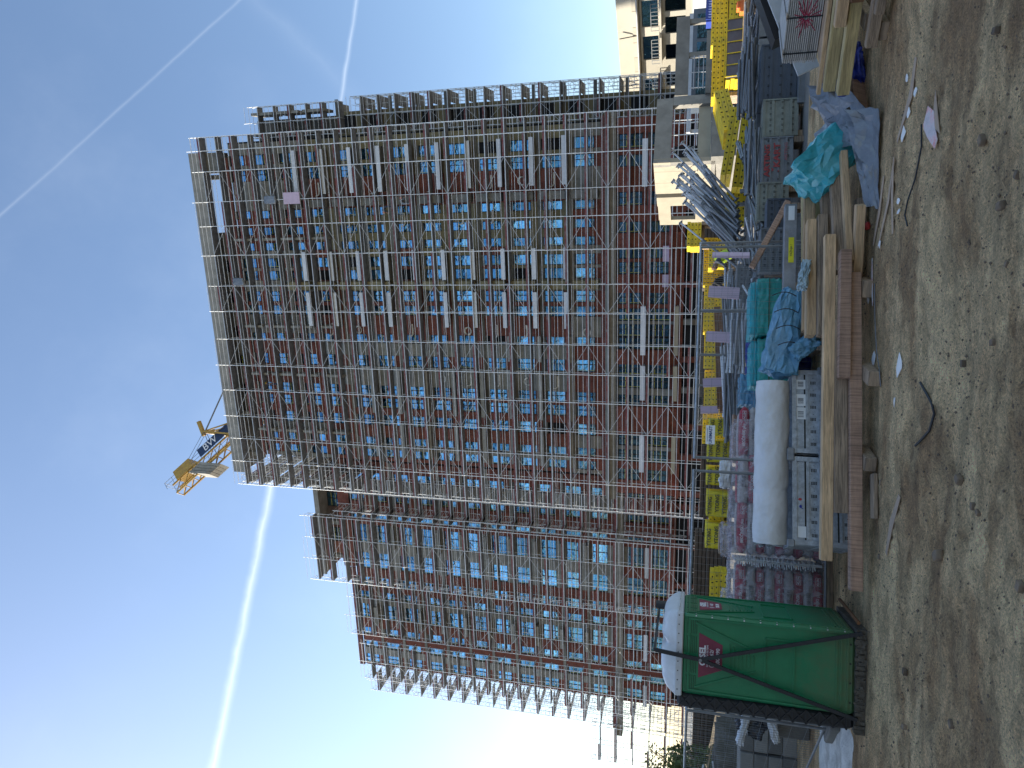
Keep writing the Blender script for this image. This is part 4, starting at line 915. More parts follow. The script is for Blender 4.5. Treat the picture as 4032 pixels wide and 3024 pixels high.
F2 = [(2.4 - .218 * 3.45 * i, 11.9 + .976 * 3.45 * i) for i in range(6)]
F2l = ['nearest', 'second', 'third', 'fourth', 'fifth']
for i in range(5): fence_panel((*F2[i + 1], 0), ang(F2[i + 1], F2[i]), F2l[i] + ' mesh panel of the fence running away with lilac boards on it', 3.4, group='fence panels with lilac boards')
for i, (x, y, w_, h_, z) in enumerate(((2.12, 11.7, .16, .56, 1.24), (1.90, 14.6, .24, .58, 1.22), (1.26, 17.7, .26, .58, 1.2), (.24, 20., .24, .58, 1.22), (-.62, 24., .24, .56, 1.25))):
    tag(MB().box(-w_ / 2, w_ / 2, -.02, .02, 0, h_).build('foam_board', pinkm, None, (x, y - .05, z), (0, R((3, 5, 3, -5, -3)[i]), R((60, 20, 20, 10, 10)[i]))), 'lilac foam board tied to the receding fence, %s from the right' % ('first', 'second', 'third', 'fourth', 'fifth')[i], 'board', 'lilac boards on the fence')
sg = thing('fence_sign', 'small white company plate wired to the fence above the yellow pallets', 'sign', (-.66, 10.96, 1.76), ang(p1, p2))
MB().box(-.14, .14, -.012, -.006, -.065, .065).build('plate', paper, sg); text('sign_text', 'UNIMAST', .062, mat('blue_print', (.03, .07, .2), .6, bump=0), sg, (0, -.0135, -.005), bold=.0015); MB().box(-.1, .1, -.0135, -.0125, .038, .043).build('sign_line', navyc, sg)

# ------------------------------------------------------------ timber pile
def beam(p, q, w_, h_, m, label, group='timbers of the near pile', name='timber_beam', chop=0):
    """p, q: centres of the TOP face ends of the near edge"""
    p = Vector(p); q = Vector(q); L_ = (q - p).length; rt_ = math.atan2(q.y - p.y, q.x - p.x); pitch = -math.asin((q.z - p.z) / L_)
    b = MB().bev(0, L_, 0, w_, -h_, 0, .006)
    r = random.Random(int(p.x * 100) + int(p.z * 1000))
    b.v = [(x, y + .004 * r.uniform(-1, 1), z + .003 * r.uniform(-1, 1)) for x, y, z in b.v]
    o = b.build(name, m, None, p, (0, pitch, rt_)); return tag(o, label, 'timber', group)
TB = [((-2.18, 8.63, .255), (1.46, 9.21, .26), .16, .13, wood_r, 'long brown saw-marked timber lying lowest in front of the pile'),
 ((.2, 8.96, .385), (1.72, 9.13, .38), .17, .125, wood_r, 'short brown timber with a chipped end on top of the lowest timbers'),
 ((-1.36, 8.86, .40), (.9, 9.22, .40), .2, .14, wood_d, 'grey weathered timber lying between the long brown and the long tan ones'),
 ((-1.93, 8.9, .53), (1.95, 9.36, .52), .13, .13, wood_l, 'long tan squared timber topping the near row of the pile'),
 ((-1.5, 9.12, .47), (.5, 9.4, .47), .1, .05, wood_d, 'thin grey lath tucked behind the long tan timber'),
 ((.74, 9.62, .66), (2.25, 9.84, .66), .22, .11, wood_l, 'broad tan timber end below the blue film bag'),
 ((.82, 9.86, .68), (2.7, 10.2, .66), .1, .14, wood_l, 'tan timber behind the broad one beside the metal rail'),
 ((.73, 9.5, .55), (2.3, 9.8, .54), .14, .12, wood_d, 'dark weathered timber under the broad tan one'),
 ((1.1, 9.55, .44), (2.95, 10.05, .5), .14, .1, wood_d, 'brown plank running under the teal bundle, upper one'),
 ((1.5, 9.3, .40), (3.1, 9.85, .42), .14, .12, wood_d, 'grey plank running under the teal bundle, middle one'),
 ((1.6, 9.18, .30), (3.05, 9.62, .33), .12, .08, wood_l, 'tan broken plank under the teal bundle, lowest one'),
 ((1.45, 9.3, .2), (2.2, 9.02, .24), .16, .1, wood_l, 'short tan offcut lying askew at the right end of the pile'),
 ((1.42, 9.55, .16), (2.4, 9.45, .16), .16, .12, wood_d, 'short dark offcut on the ground at the right end of the pile'),
 ((.9, 10.1, .62), (2.95, 10.6, .62), .3, .26, wood_y, 'yellowish formwork girder lying behind the tan timbers')]
for a in TB: beam(*a)
beam((3.0, 11.9, .72), (1.95, 11.75, 1.24), .1, .09, wood_r, 'brown plank leaning up to the left against the fence', 'leaning planks', 'leaning_plank')
for x, y, z, w_, d_, h_, m_, lb in ((-.86, 8.78, 0, .16, .5, .125, wood_d, 'short squared block propping the lowest timber, left one'), (.1, 8.74, 0, .17, .5, .125, wood_d, 'short squared block propping the lowest timber, right one'), (-1.36, 8.62, 0, .5, .16, .05, wood_d, 'flat short board lying on the dirt before the timbers'), (1.15, 9.2, 0, .2, .5, .12, wood_d, 'squared block under the right end of the lowest timber')):
    tag(MB().bev(0, w_, 0, d_, 0, h_, .008).build('wood_block', m_, None, (x, y, z), R(9 if w_ > .4 else -14)), lb, 'wood block', 'wood blocks under the pile')
for p, q, w_, h_, m_, lb in (((3.92, 9.96, .5), (5.5, 8.55, .52), .17, .14, wood_y, 'yellowish beam ending highest in the right-hand beam pile'), ((3.7, 9.55, .40), (5.3, 8.2, .42), .16, .14, wood_y, 'yellowish beam with a dark blue plastic end in the right-hand beam pile'),
    ((3.95, 10.12, .56), (5.6, 8.8, .56), .12, .05, wood_l, 'pale edge board on top of the right-hand beam pile'), ((4.28, 8.98, .55), (5.6, 7.9, .56), .16, .13, wood_l, 'upper beam jutting in at the right picture edge'), ((4.45, 8.78, .42), (5.7, 7.7, .42), .18, .14, rust, 'dark reddish beam jutting in at the right picture edge'),
    ((3.98, 8.92, .22), (5.3, 7.85, .22), .14, .12, wood_d, 'lowest grey beam of the right-hand pile near the dirt'), ((4.2, 8.6, .2), (5.4, 7.6, .2), .1, .1, wood_d, 'thin grey beam lying in front of the right-hand pile'), ((4.1, 10.25, .4), (5.3, 9.2, .4), .2, .2, wood_y, 'shaded yellow girder between the beams and the sheet stack'),
    ((4.15, 10.75, .42), (5.4, 9.4, .42), .2, .09, wood_d, 'dark board under the cement sheet stack')):
    beam(p, q, w_, h_, m_, lb, 'beams piled at the right edge')
tag(MB().bev(-.07, .07, -.05, .05, -.05, .05, .01).build('end_cap', navy, None, (3.79, 9.6, .335), R(-40)), 'dark blue plastic cap on a yellowish beam end', 'cap')
for x, y in ((4.35, 9.1), (4.85, 9.9)): tag(MB().bev(-.1, .1, -.35, .35, 0, .095, .008).build('cross_timber', wood_d, None, (x, y, 0), R(-40)), 'short cross timber under the right-hand beams, %s one' % ('nearer' if y < 9.5 else 'farther'), 'timber', 'cross timbers')
# cement sheets
rt = thing('cement_sheet_stack', 'tall stack of thin grey cement sheets with a red spray splash', 'board stack', (4.68, 10.76, .5), R(-50))
for i in range(17):
    j = rnd.uniform(-.008, .008); put('sheet', ubox(2.6, 1.0, .017, sheetm), rt, (j, j, i * .0265))
MB().box(.02, 2.57, .022, .97, -.01, .44).build('sheet_shadow_gap', gapm, rt)
for x in (.13, .62): MB().box(x, x + .018, -.012, -.004, -.01, .45).box(x, x + .018, -.012, 1.0, .447, .452).build('strap', blackp, rt)
for x in (.1, .6): MB().box(x, x + .09, -.02, .06, .443, .449).build('corner_pad', cardm, rt)
b = MB(); r = random.Random(5)
for i in range(20):
    a = i * 2 * pi / 20 + r.uniform(-.1, .1); l_ = r.uniform(.08, .2); b.bar((.62 + cos(a) * .03, -.0075, .2 + sin(a) * .03), (.62 + cos(a) * l_ * 1.5, -.0075, max(.01, min(.43, .2 + sin(a) * l_))), .011, .002, up=(0, 1, 0))
b.build('spray_mark', mat('crimson_spray', (.3, .02, .06), .7, bump=0), rt)
for i in range(2): tag(MB().box(0, 2.4, 0, .8, 0, .02).build('plywood_sheet', wood_d, None, (4.5 + i * .03, 10.5 - i * .03, .445 + i * .022), R(-50)), ('lower', 'upper')[i] + ' dark plywood sheet under the cement sheets', 'board')
bk = thing('black_board', 'black film-faced panel leaning over a pale sheet behind the cement sheets', 'board', (0, 0, 0))
MB().bar((6.0, 12.9, .74), (7.75, 12.7, 1.42), .5, .3, up=(0, 0, 1)).build('black_panel', boardk, bk)
tag(MB().bar((5.2, 12.3, .38), (7.1, 12.1, 1.18), .06, .34).build('pale_board', boardw), 'pale weathered board slanting below the black panel', 'board')
# ------------------------------------------------------------ galvanised crates and roll
CA = R(15)
def crate_proto(label, loc, n=1):
    rt = thing('metal_crate', label, 'crate', loc, CA, 'galvanised stacking crates')
    w_, d_, h_ = 1.1, .95, .36
    b = MB().box(0, w_, 0, .02, 0, h_).box(0, .02, .021, d_, 0, h_).box(w_ - .02, w_, .021, d_, 0, h_).box(.021, w_ - .021, d_ - .02, d_, 0, h_).box(.021, w_ - .021, .021, d_ - .021, .01, .03)
    b.box(-.01, w_ + .01, -.022, -.001, h_ - .05, h_ + .005).box(.04, w_ - .04, -.014, -.001, h_ - .2, h_ - .165).box(-.01, w_ + .01, -.022, -.001, 0, .04).box(-.01, .05, -.018, -.001, .041, h_ - .051).box(w_ - .05, w_ + .01, -.018, -.001, .041, h_ - .051)
    b.box(-.022, -.011, -.02, d_, h_ - .05, h_ + .005).box(-.022, -.011, -.02, d_, 0, .05)
    for i in range(5): b.box(-.018, -.001, .1 + i * .19, .15 + i * .19, .051, h_ - .051)
    b.build('body', galv, rt); MB().box(.05, w_ - .05, -.0035, -.0015, h_ - .163, h_ - .145).build('groove', hole_m, rt)
    for x in (0, w_): b = MB().bev(x - .05, x + .05, -.05, .03, h_ - .02, h_ + .07, .012); b.build('corner_bracket', galv_dull, rt)
    ho = MB()
    for g_ in range(6):
        for i in range(3):
            for j in range(4): ho.disc((.1 + g_ * .165 + i * .014, -.0015, .075 + j * .018), (0, -1, 0), .0075, n=6)
        ho.disc((.18 + g_ * .165, -.0015, .1), (0, -1, 0), .005, n=6)
    ho.build('perforation', hole_m, rt, kind='stuff'); return rt
c0 = crate_proto('left galvanised crate of the top pair under the white roll, blue and red dots', (-1.9, 9.62, .385))
dx = Vector((cos(CA), sin(CA), 0)) * 1.17
c1 = copy_tree(c0, None, Vector((-1.9, 9.62, .385)) + dx, None, 'right galvanised crate of the top pair under the white roll, with paper labels')
copy_tree(c0, None, Vector((-1.9, 9.62, .0)), None, 'lower left galvanised crate, half hidden behind the timbers'); copy_tree(c0, None, Vector((-1.9, 9.62, .0)) + dx, None, 'lower right galvanised crate hidden low behind the timbers')
MB().box(.08, .22, -.0035, -.0015, .2, .3).build('paper_label', paper, c0, (0, -.002, .0)); MB().disc((.56, -.004, .27), (0, -1, 0), .017, .022, 12).build('red_dot', redm, c0); MB().disc((.47, -.004, .265), (0, -1, 0), .02, .016, 12).bar((.455, -.004, .262), (.44, -.004, .235), .008, .002, up=(0, 1, 0)).build('blue_dot', navy, c0)
for x0, x1 in ((.44, .6), (.62, .78), (.85, .98)):
    l_ = MB().box(x0, x1, -.0045, -.0015, .195, .315).build('paper_label', paper, c1); b = MB()
    for i in range(9): b.box(x0 + .03 + i * .009, x0 + .03 + i * .009 + rnd.choice((.002, .005)), -.0055, -.0047, .22, .29)
    b.build('barcode', blackp, l_)
def roll():
    rt = thing('foil_roll', 'big roll in white foil lying across the two galvanised crates', 'roll', (-1.98, 9.93, .99), R(6))
    b = MB(); n, L_ = 64, 2.13; N_ = 110; rr = .225; vs = []
    for i in range(N_ + 1):
        u = i / N_
        for j in range(n):
            a = 2 * pi * j / n; k = 1 - .03 * (u < .02) - .03 * (u > .98)
            q = rr * k + .010 * fbm(Vector((u * 11, cos(a) * 1.5, sin(a) * 1.5)), 4) - .012 * max(0, noise.ridged_multi_fractal(Vector((u * 14, cos(a) * 2.5, sin(a) * 2.5)), 1, 2, 2, .9, 1.8) - 1.5) - .012 * max(0, math.exp(-((u - .33) / .02) ** 2))
            vs.append((u * L_, cos(a) * q, sin(a) * q * .96))
    b.add(vs, [(i * n + j, i * n + (j + 1) % n, (i + 1) * n + (j + 1) % n, (i + 1) * n + j) for i in range(N_) for j in range(n)], 0, True)
    b.add(vs[:n], [tuple(range(n))[::-1]]); b.add(vs[-n:], [tuple(range(n))]); b.build('foil_cover', foil, rt)
    b = MB(); r = random.Random(2)
    for j in range(22): a = r.uniform(0, 6.28); q = r.uniform(.05, .2); b.add([(-.005, cos(a) * .05, sin(a) * .05), (-.03, cos(a) * q, sin(a) * q), (-.008, cos(a + .4) * q, sin(a + .4) * q), (-.02 - r.random() * .04, cos(a + .2) * .22, sin(a + .2) * .2)], [(0, 1, 3), (0, 3, 2)])
    b.build('gathered_end', boardw, rt)
roll()
# ------------------------------------------------------------ cement bags on pallets
bagme = {}
for nm, mm in (('r', bagr), ('w', bagw)):
    for s_ in range(3): bagme[nm, s_] = blob((.78, .5, .15), 11 + s_, 9, .42, .012, 2.5, lambda w, s: Vector((w.x, w.y, w.z * (1 - .45 * abs(w.x / .45) ** 5)))).mesh('bag', mm)
def bag_stack(loc, rz, nx, ny, nz, side, h0):
    for k in range(nz):
        for i in range(nx):
            for j in range(ny):
                key = 'r' if (k + i + j) % 2 == 0 else 'w'
                o = thing('cement_bag', '%s cement bag, %s layer, %s of the %s wrapped stack' % ('red' if key == 'r' else 'pale', ('bottom', 'second', 'third', 'fourth', 'fifth', 'sixth', 'seventh', 'eighth', 'top')[k], ('front', 'back')[j] if nx == 1 else ('%s %s' % (('left', 'middle', 'right')[i], ('front', 'back')[j])), side), 'cement bag', Matrix.Rotation(rz, 3, 'Z') @ Vector((i * .72 + .4 + rnd.uniform(-.015, .015), j * .52 + .27, 0)) + Vector((loc[0], loc[1], h0 + .07 + k * .132)), (0, 0, rz + rnd.uniform(-.03, .03)), 'bags of the %s wrapped stack' % side)
                put('paper_sack', bagme[key, rnd.randrange(3)], o)
                if j == 0:
                    if key == 'r':
                        text('bag_text', 'BEOČINSKI' if (k % 4) else 'BEOČINSKI plus', .06, letter, o, (-.06, -.262, .01), bold=.001, sx=.85); 
                        t = MB()
                        x0, x1, z0, z1 = .19, .31, -.025, .035
                        t.bar((x0, -.263, z0), (x1, -.263, z0), .004).bar((x0, -.263, z1), (x1, -.263, z1), .004).bar((x0, -.263, z0), (x0, -.263, z1), .004).bar((x1, -.263, z0), (x1, -.263, z1), .004); t.build('strength_box', letter, o)
                        text('bag_text', '42,5N', .042, letter, o, (.25, -.264, .005), bold=.001)
                    else:
                        t = MB()
                        for q_ in range(14): t.box(-.12 + q_ * .016, -.12 + q_ * .016 + rnd.choice((.003, .008)), -.262, -.2605, -.035, .03)
                        t.build('barcode', gapm, o)
def wrap(loc, rz, w_, d_, h_, label, seed, m_=None, name='plastic_wrap'):
    me = blob((w_, d_, h_), seed, 26, .05, .05, 2.2).mesh('wrap', m_ or film)
    c = Matrix.Rotation(rz, 3, 'Z') @ Vector((w_ / 2, d_ / 2, 0)); return tag(put(name, me, None, Vector(loc) + c + Vector((0, 0, h_ / 2)), rz), label, 'plastic wrap')
def pallet(loc, rz, label, w_=1.2, d_=.8, group='wooden pallets'):
    rt = thing('wooden_pallet', label, 'pallet', loc, rz, group)
    for i in range(5): put('slat', ubox(w_, .1, .02, wood_d), rt, (0, i * (d_ - .1) / 4, .1))
    for y in (0, d_ / 2 - .05, d_ - .1): put('runner', ubox(w_, .1, .09, wood_d), rt, (0, y, .009))
    return rt
BA = R(9)
pallet((-3.42, 10.9, 0), BA, 'pallet under the left wrapped cement stack'); pallet((-2.48, 11.1, 0), BA, 'pallet under the wide wrapped cement stack behind the roll', 1.9, 1.)
bag_stack((-3.36, 10.98), BA, 1, 2, 9, 'left', .12); bag_stack((-2.42, 11.12), BA, 3, 2, 9, 'right', .12)
wrap((-3.46, 10.86, .1), BA, .98, 1.16, 1.34, 'clear wrap over the left cement bag stack beside the toilet', 1); wrap((-2.5, 11.0, .1), BA, 2.14, 1.2, 1.34, 'clear wrap over the wide cement bag stack behind the roll', 2)
b = MB(); r = random.Random(9)
for i in range(34): z = .25 + i * .032; x = r.uniform(-.02, .02); b.bar((x - .05, r.uniform(-.02, .0), z), (x + .07, r.uniform(.02, .06), z + r.uniform(-.01, .02)), .006, .014)
b.box(-.005, .03, .03, .9, .15, 1.35)
o = b.build('cardboard_edge', paper, None, (-2.5, 11.03, 0), BA); tag(o, 'white frayed edge strip standing between the two cement stacks', 'packing strip')
for k, (x, y, z, s_) in enumerate(((-1.3, 11.6, 1.5, .45), (-2.3, 11.5, 1.47, .5), (-3.2, 11.3, 1.44, .5))): tag(put('foil_scrap', blob((s_, s_ * .8, .2), 30 + k, 12, .3, .07, 3).mesh('foil', film if k else foil), None, (x, y, z), k), 'crumpled clear foil lying on the wrapped bags, %s scrap' % ('right', 'middle', 'left')[k], 'foil', 'foil scraps on the bags')
# ------------------------------------------------------------ teal and blue bundles
for i, (x, w_, zt) in enumerate(((.95, .98, 1.03), (.08, .84, 1.0))):
    rt = thing('wrapped_board_bundle', ('teal-wrapped bundle with dark straps behind the fence, right one', 'teal-wrapped bundle with dark straps behind the fence, left one')[i], 'bundle', (x, 12.6, 0), R(6))
    put('wrap', blob((w_, .9, .52), 50 + i, 18, .03, .035, 3).mesh('wrap', teal2), rt, (w_ / 2, .45, zt - .26))
    put('top_cover', blob((w_ * .98, .8, .16), 60 + i, 14, .1, .04, 3).mesh('cover', tealm), rt, (w_ / 2, .55, zt + .03))
    for z in (zt - .4, zt - .2): MB().box(-.0, w_, -.03, -.02, z, z + .02).build('strap', green_d, rt)
    for xx in (.05, w_ - .2): MB().box(xx, xx + .12, 0, .8, .0, zt - .53).build('bearer', wood_d, rt)
for i, (x, w_, zt, m_, lb) in enumerate(((-.95, 1.2, 1.0, bluem, 'blue-wrapped stack behind the white roll, left one'), (.1, .9, 1.1, navy, 'dark blue wrapped stack left of the teal bundles'), (-.3, .6, 1.16, bluem, 'blue film hood draped on the dark blue stack'))):
    tag(put('wrapped_stack', blob((w_, .9, zt if i < 2 else .3), 70 + i, 16, .05, .06, 2.5).mesh('wrap', m_), None, (x + w_ / 2, 13.9 + .1 * i, zt / 2 if i < 2 else zt - .1), R(5)), lb, 'wrapped stack')
o = put('film_bag', blob((1.25, .5, .36), 81, 9, .3, .07, 1.3, lambda w, s: Vector((w.x, w.y, w.z * (1.2 - .5 * w.x))), flat=.018).mesh('film', bluem), None, (.82, 10.35, .84), (0, R(8), R(4))); tag(o, 'crumpled blue film bag lying on the timbers beside the crates', 'plastic bag')
o = put('film_scrap', blob((.42, .2, .25), 82, 14, .3, .07, 2).mesh('film', bluem), None, (.62, 10.0, .62), (0, R(50), 0)); tag(o, 'small blue film flap hanging into the gap beside the crate', 'plastic sheet')
o = put('plastic_scrap', blob((.5, .16, .14), 83, 7, .3, .05, 2, flat=.012).mesh('film', mat('pale_blue_plastic', (.36, .47, .52), .35, bump=.4, bs=12)), None, (1.5, 9.68, .70), (0, R(10), R(35))); tag(o, 'pale blue plastic scrap lying on the broad tan timber', 'plastic sheet')
b = MB()
for k in range(4): b.path([(1.28 - k * .22 + .05 * sin(t * 3), 10.06 - .05 * sin(t * 3.14), .74 + .3 * t - .03 * k) for t in [i / 8 for i in range(9)]], .007, 5)
tag(b.build('cord', blackp), 'black cord looped round the blue film bag', 'cord')
rt = thing('metal_profile', 'long galvanised channel with a yellow label lying on the timbers', 'metal channel', (.85, 10.3, .72), R(4))
MB().box(0, 1.75, 0, .03, 0, .15).box(0, 1.75, .031, .2, .13, .15).box(0, 1.75, .031, .2, 0, .02).build('channel', galv_dull, rt); y_ = MB().box(.93, 1.28, -.004, -.001, .03, .1).build('yellow_label', mat('yellow_sticker', (.75, .68, .02), .5, bump=0), rt); text('label_text', 'PAŽNJA !', .04, letterk, y_, (1.1, -.0055, .065)); MB().box(1.52, 1.72, -.004, -.001, .03, .11).build('white_label', paper, rt)
tag(MB().path([(1.02, 10.25, .78), (1.06, 10.2, .83), (1.1, 10.25, .79)], .016, 6).path([(1.0, 10.22, .72), (1.06, 10.17, .76), (1.1, 10.22, .71)], .016, 6).build('red_clip', redm), 'red plastic clips beside the blue film bag', 'clip')
# teal bundle and tarps on the right of the pile
o = put('teal_tarp_bundle', blob((.80, .62, .6), 91, 8, .25, .075, .9, lambda w, s: Vector((w.x * (1 + .25 * w.z), w.y, w.z)), flat=.022).mesh('tarp', tealm), None, (2.98, 10.0, .47), (R(8), R(38), R(14))); tag(o, 'crumpled teal tarpaulin bundle on top of the timber pile', 'tarpaulin')
def gt(u, v):
    A_, B_, C_, D_ = Vector((4.3, 10.6, .6)), Vector((4.0, 9.8, .22)), Vector((3.2, 10.4, .5)), Vector((3.05, 9.25, .05))
    p = A_.lerp(B_, v).lerp(C_.lerp(D_, v), u); n_ = noise.ridged_multi_fractal(Vector((u * 3, v * 3, 4)), 1, 2, 3, .8, 1.8) - 1
    return (p.x + .03 * n_, p.y + .03 * n_, p.z + .13 * n_ * (1 - .5 * v) + .05 * sin(u * 9))
tag(sheet(13, 10, gt, .004, .028).build('grey_tarp', greyf), 'shiny grey tarpaulin draped beside the teal bundle down to the dirt', 'tarpaulin')
def gt2(u, v):
    A_, B_, C_, D_ = Vector((3.55, 9.55, .32)), Vector((3.3, 9.0, .03)), Vector((2.22, 9.12, .13)), Vector((2.15, 8.98, .012))
    p = A_.lerp(B_, v).lerp(C_.lerp(D_, v), u); n_ = noise.ridged_multi_fractal(Vector((u * 2.5, v * 2, 9)), 1, 2, 3, .8, 1.8) - 1
    return (p.x, p.y + .02 * n_, max(.006, p.z + .09 * n_ * sin(pi * v) ** .5 * (1 - u * .6) + .16 * math.exp(-((v - .35 - .1 * u) / .12) ** 2) * (1 - u)))
tag(sheet(14, 8, gt2, .004, .02).build('grey_tarp', greyf), 'long pointed corner of grey tarpaulin trailing on the dirt', 'tarpaulin')
tag(MB().bev(0, 1.3, 0, .06, 0, .2, .006).build('brown_board', wood_r, None, (4.45, 10.3, 0), (R(-25), 0, R(206))), 'reddish board on edge under the grey tarpaulin', 'board')
o = put('blue_foil', blob((.55, .25, .2), 93, 16, .3, .06, 2).mesh('foil', navy), None, (4.25, 9.95, .12), (0, R(-15), R(-40))); tag(o, 'glossy dark blue foil stuffed under the right-hand beams', 'foil')
# ------------------------------------------------------------ grey formwork panels
def grey_panel(loc, rz, w_, h_, d_, m_, label, n=4, slots=True, tilt=0):
    rt = thing('grey_form_panel', label, 'form panel', loc, (tilt, 0, rz), 'grey formwork panels')
    b = MB().box(0, w_, 0, d_, 0, h_)
    for i in range(n): z = h_ * (i + .5) / n; b.box(.02, w_ - .02, -.02, -.001, z + .03, z + h_ / n * .5)
    b.box(0, .03, -.026, -.001, 0, h_).box(w_ - .03, w_, -.026, -.001, 0, h_)
    b.build('body', m_, rt)
    if slots:
        s_ = MB()
        for z in (.12, .42, .75):
            for i in range(6):
                for q_ in (0, .025): s_.box(.1 + i * (w_ - .2) / 5 + q_, .11 + i * (w_ - .2) / 5 + q_, -.023, -.0212, h_ * z, h_ * z + .04)
        s_.build('slot', hole_m, rt, kind='stuff')
    return rt
gr = mat('grey_paint', (.19, .21, .23), .5, .3, var=.18, vs=5, bump=.1, stain=(.12, .12, .12), sa=.4)
gn = mat('greenish_grey_paint', (.25, .27, .23), .55, .2, var=.2, vs=5, bump=.1, stain=(.15, .14, .12), sa=.5)
dkb = mat('slate_paint', (.09, .115, .15), .42, .3, var=.12, vs=4, bump=.08)
p = grey_panel((4.25, 15.5, .2), R(4), 1.02, .62, .8, gr, 'grey panel with red sprayed lettering standing behind the teal bundle')
t_ = text('spray_text', 'ARTING', .15, letterr, p, (.52, -.03, .5), bold=.006, sx=1.25); text('spray_text', 'ŠKART', .17, letterr, p, (.58, -.03, .31), bold=.006, sx=1.2); text('spray_text', 'S', .08, letterr, p, (.05, -.03, .5), bold=.004); text('spray_text', 'ARTING', .08, mat('faded_spray', (.3, .14, .15), .7, bump=0), p, (.7, -.03, .14), bold=.003, sx=1.3)
grey_panel((6.15, 15.9, .14), R(-6), 1.15, .72, .8, dkb, 'slate-blue panel stack standing at the right of the sprayed panel'); grey_panel((6.0, 15.7, .0), R(-6), 1.3, .13, .8, gr, 'flat grey base panel below the slate-blue one', 1, False)
for i, (x, y, z, w_, h_, m_, lb) in enumerate(((5.32, 15.7, .1, .8, .7, gn, 'pale green-grey panel frame between the sprayed and the slate-blue panel'), (2.95, 14.4, .35, .75, .42, dkb, 'slate-grey slotted panel low in front of the steel props'), (3.45, 15.2, .3, .78, .6, gn, 'green-grey ribbed panel left of the sprayed one'),
    (2.2, 13.8, .5, .8, .42, gr, 'grey panel lying behind the near fence joint, upper'), (2.25, 13.4, .1, .9, .38, gr, 'grey panel lying behind the near fence joint, lower'), (2.0, 16.2, .7, .7, .5, gr, 'grey panel standing beside the receding fence'))):
    grey_panel((x, y, z), R(3 - 2 * i), w_, h_, .5, m_, lb, 4)
    MB().box(0, w_, .05, .45, -z, -.002).build('bearer', wood_d, bpy.data.objects[C.objects[-1].name].parent) if False else None
for i, (x, y, w_, z) in enumerate(((4.3, 15.6, 1, .19), (6.2, 16, 1, .13), (2.95, 14.5, .7, .34), (3.5, 15.3, .7, .29), (2.2, 13.9, .8, .09), (2.0, 16.3, .7, .69), (5.35, 15.8, .75, .09))):
    tag(MB().box(0, .12, 0, .5, 0, z - .004).box(w_ - .14, w_ - .02, 0, .5, 0, z - .004).build('timber_bearer', wood_d, None, (x, y, 0)), 'pair of timber bearers under grey formwork, %s from the left fence' % ORD1[i], 'timber', 'bearers under grey formwork')
# tubes lying on the grey panels
def tube_bundle(label, loc, rz, n, L_, r_, w_, h_, m_=None, tilt=0, jit=.06, seed=0, group='bundles of steel tubes'):
    rt = thing('tube_bundle', label, 'steel tubes', loc, (0, tilt, rz), group); r = random.Random(seed)
    mes = [MB().tube((0, 0, 0), (L_ * q_, 0, 0), r_, 8).tube((0, 0, 0), (.09, 0, 0), r_ * 1.35, 8).mesh('tube', m_ or steel_dark) for q_ in (1, .85, .7)]
    for i in range(n): put('tube', r.choice(mes), rt, (r.uniform(0, L_ * .15), r.uniform(0, w_), r_ + h_ * (i / n)), (0, r.uniform(-jit, jit), r.uniform(-jit, jit)))
    return rt
tube_bundle('long grey tubes lying on top of the sprayed panel', (4.0, 15.6, .84), R(3), 14, 1.6, .03, .4, .22, seed=1); tube_bundle('grey tubes heaped on top of the slate-blue panel', (5.9, 16.2, .9), R(-10), 16, 1.7, .03, .5, .35, seed=2)
tube_bundle('short grey tubes poking out between the panels', (5.1, 15.9, .25), R(10), 10, 1.0, .035, .4, .5, jit=.1, seed=3)
for i in range(6): tube_bundle('layer of grey scaffold tubes behind the receding fence, %s heap from the left' % ORD1[i], (-1.3 + i * .55, 17.6 + (i % 3) * .9, .85), R(6 * (-1) ** i), 16, 1.8, .028, .6, .42, steel if i % 2 else steel_dark, jit=.09, seed=10 + i)
for i in range(6): tag(MB().box(0, .9, 0, .7, 0, .8).build('steel_basket', galv_dull, None, (-1.2 + i * .72, 17.9 + (i % 2), 0)), 'dark steel basket under the grey tubes, %s from the left' % ORD1[i], 'basket', 'steel baskets')
for i in range(5): tube_bundle('scattered steel parts behind the fence joint, %s heap from the left' % ORD1[i], (1.5 + i * .45, 15.0 + (i % 2) * 1.4, (.55 + .05 * (i % 3))), R(35 * (-1) ** i), 12, 1.1, .024, .5, .3, (steel, steel_dark, galv_dull)[i % 3], jit=.3, seed=30 + i)
# steel props in a slanting heap
pr = thing('steel_prop', 'grey steel prop in the big slanting heap before the cream wall', 'steel prop', (0, 0, 0), 0, 'steel props heaped slanting')
MB().tube((0, 0, 0), (1.15, 0, 0), .028, 8).build('outer_tube', galv_dull, pr); MB().tube((1.1, 0, 0), (1.95, 0, 0), .022, 8).build('inner_tube', steel, pr)
MB().box(-.01, 0, -.06, .06, -.06, .06).build('foot_plate', steel_dark, pr); MB().box(1.95, 1.96, -.06, .06, -.06, .06).build('head_plate', steel, pr); MB().tube((1.08, 0, 0), (1.16, 0, 0), .042, 8).build('nut', steel_dark, pr)
r = random.Random(4)
for i in range(46):
    row = i // 12; p_ = Vector((3.0 + (i % 12) * .12 + r.uniform(-.05, .05), 17.0 + row * .28, 1.02 + (i % 12) * .022 + r.uniform(-.08, .1)))
    el = R(-38 + r.uniform(-9, 9)); az = R(r.uniform(8, 30))
    lb = 'grey steel prop in the big slanting heap before the cream wall'
    if i == 0: pr.location = p_; pr.rotation_euler = (0, el, az); pr['label'] = lb
    else: copy_tree(pr, None, p_, (r.uniform(0, 6), el, az), lb)
cb = thing('prop_crib', 'dark steel crib carrying the slanting props', 'rack', (2.8, 16.9, 0), 0)
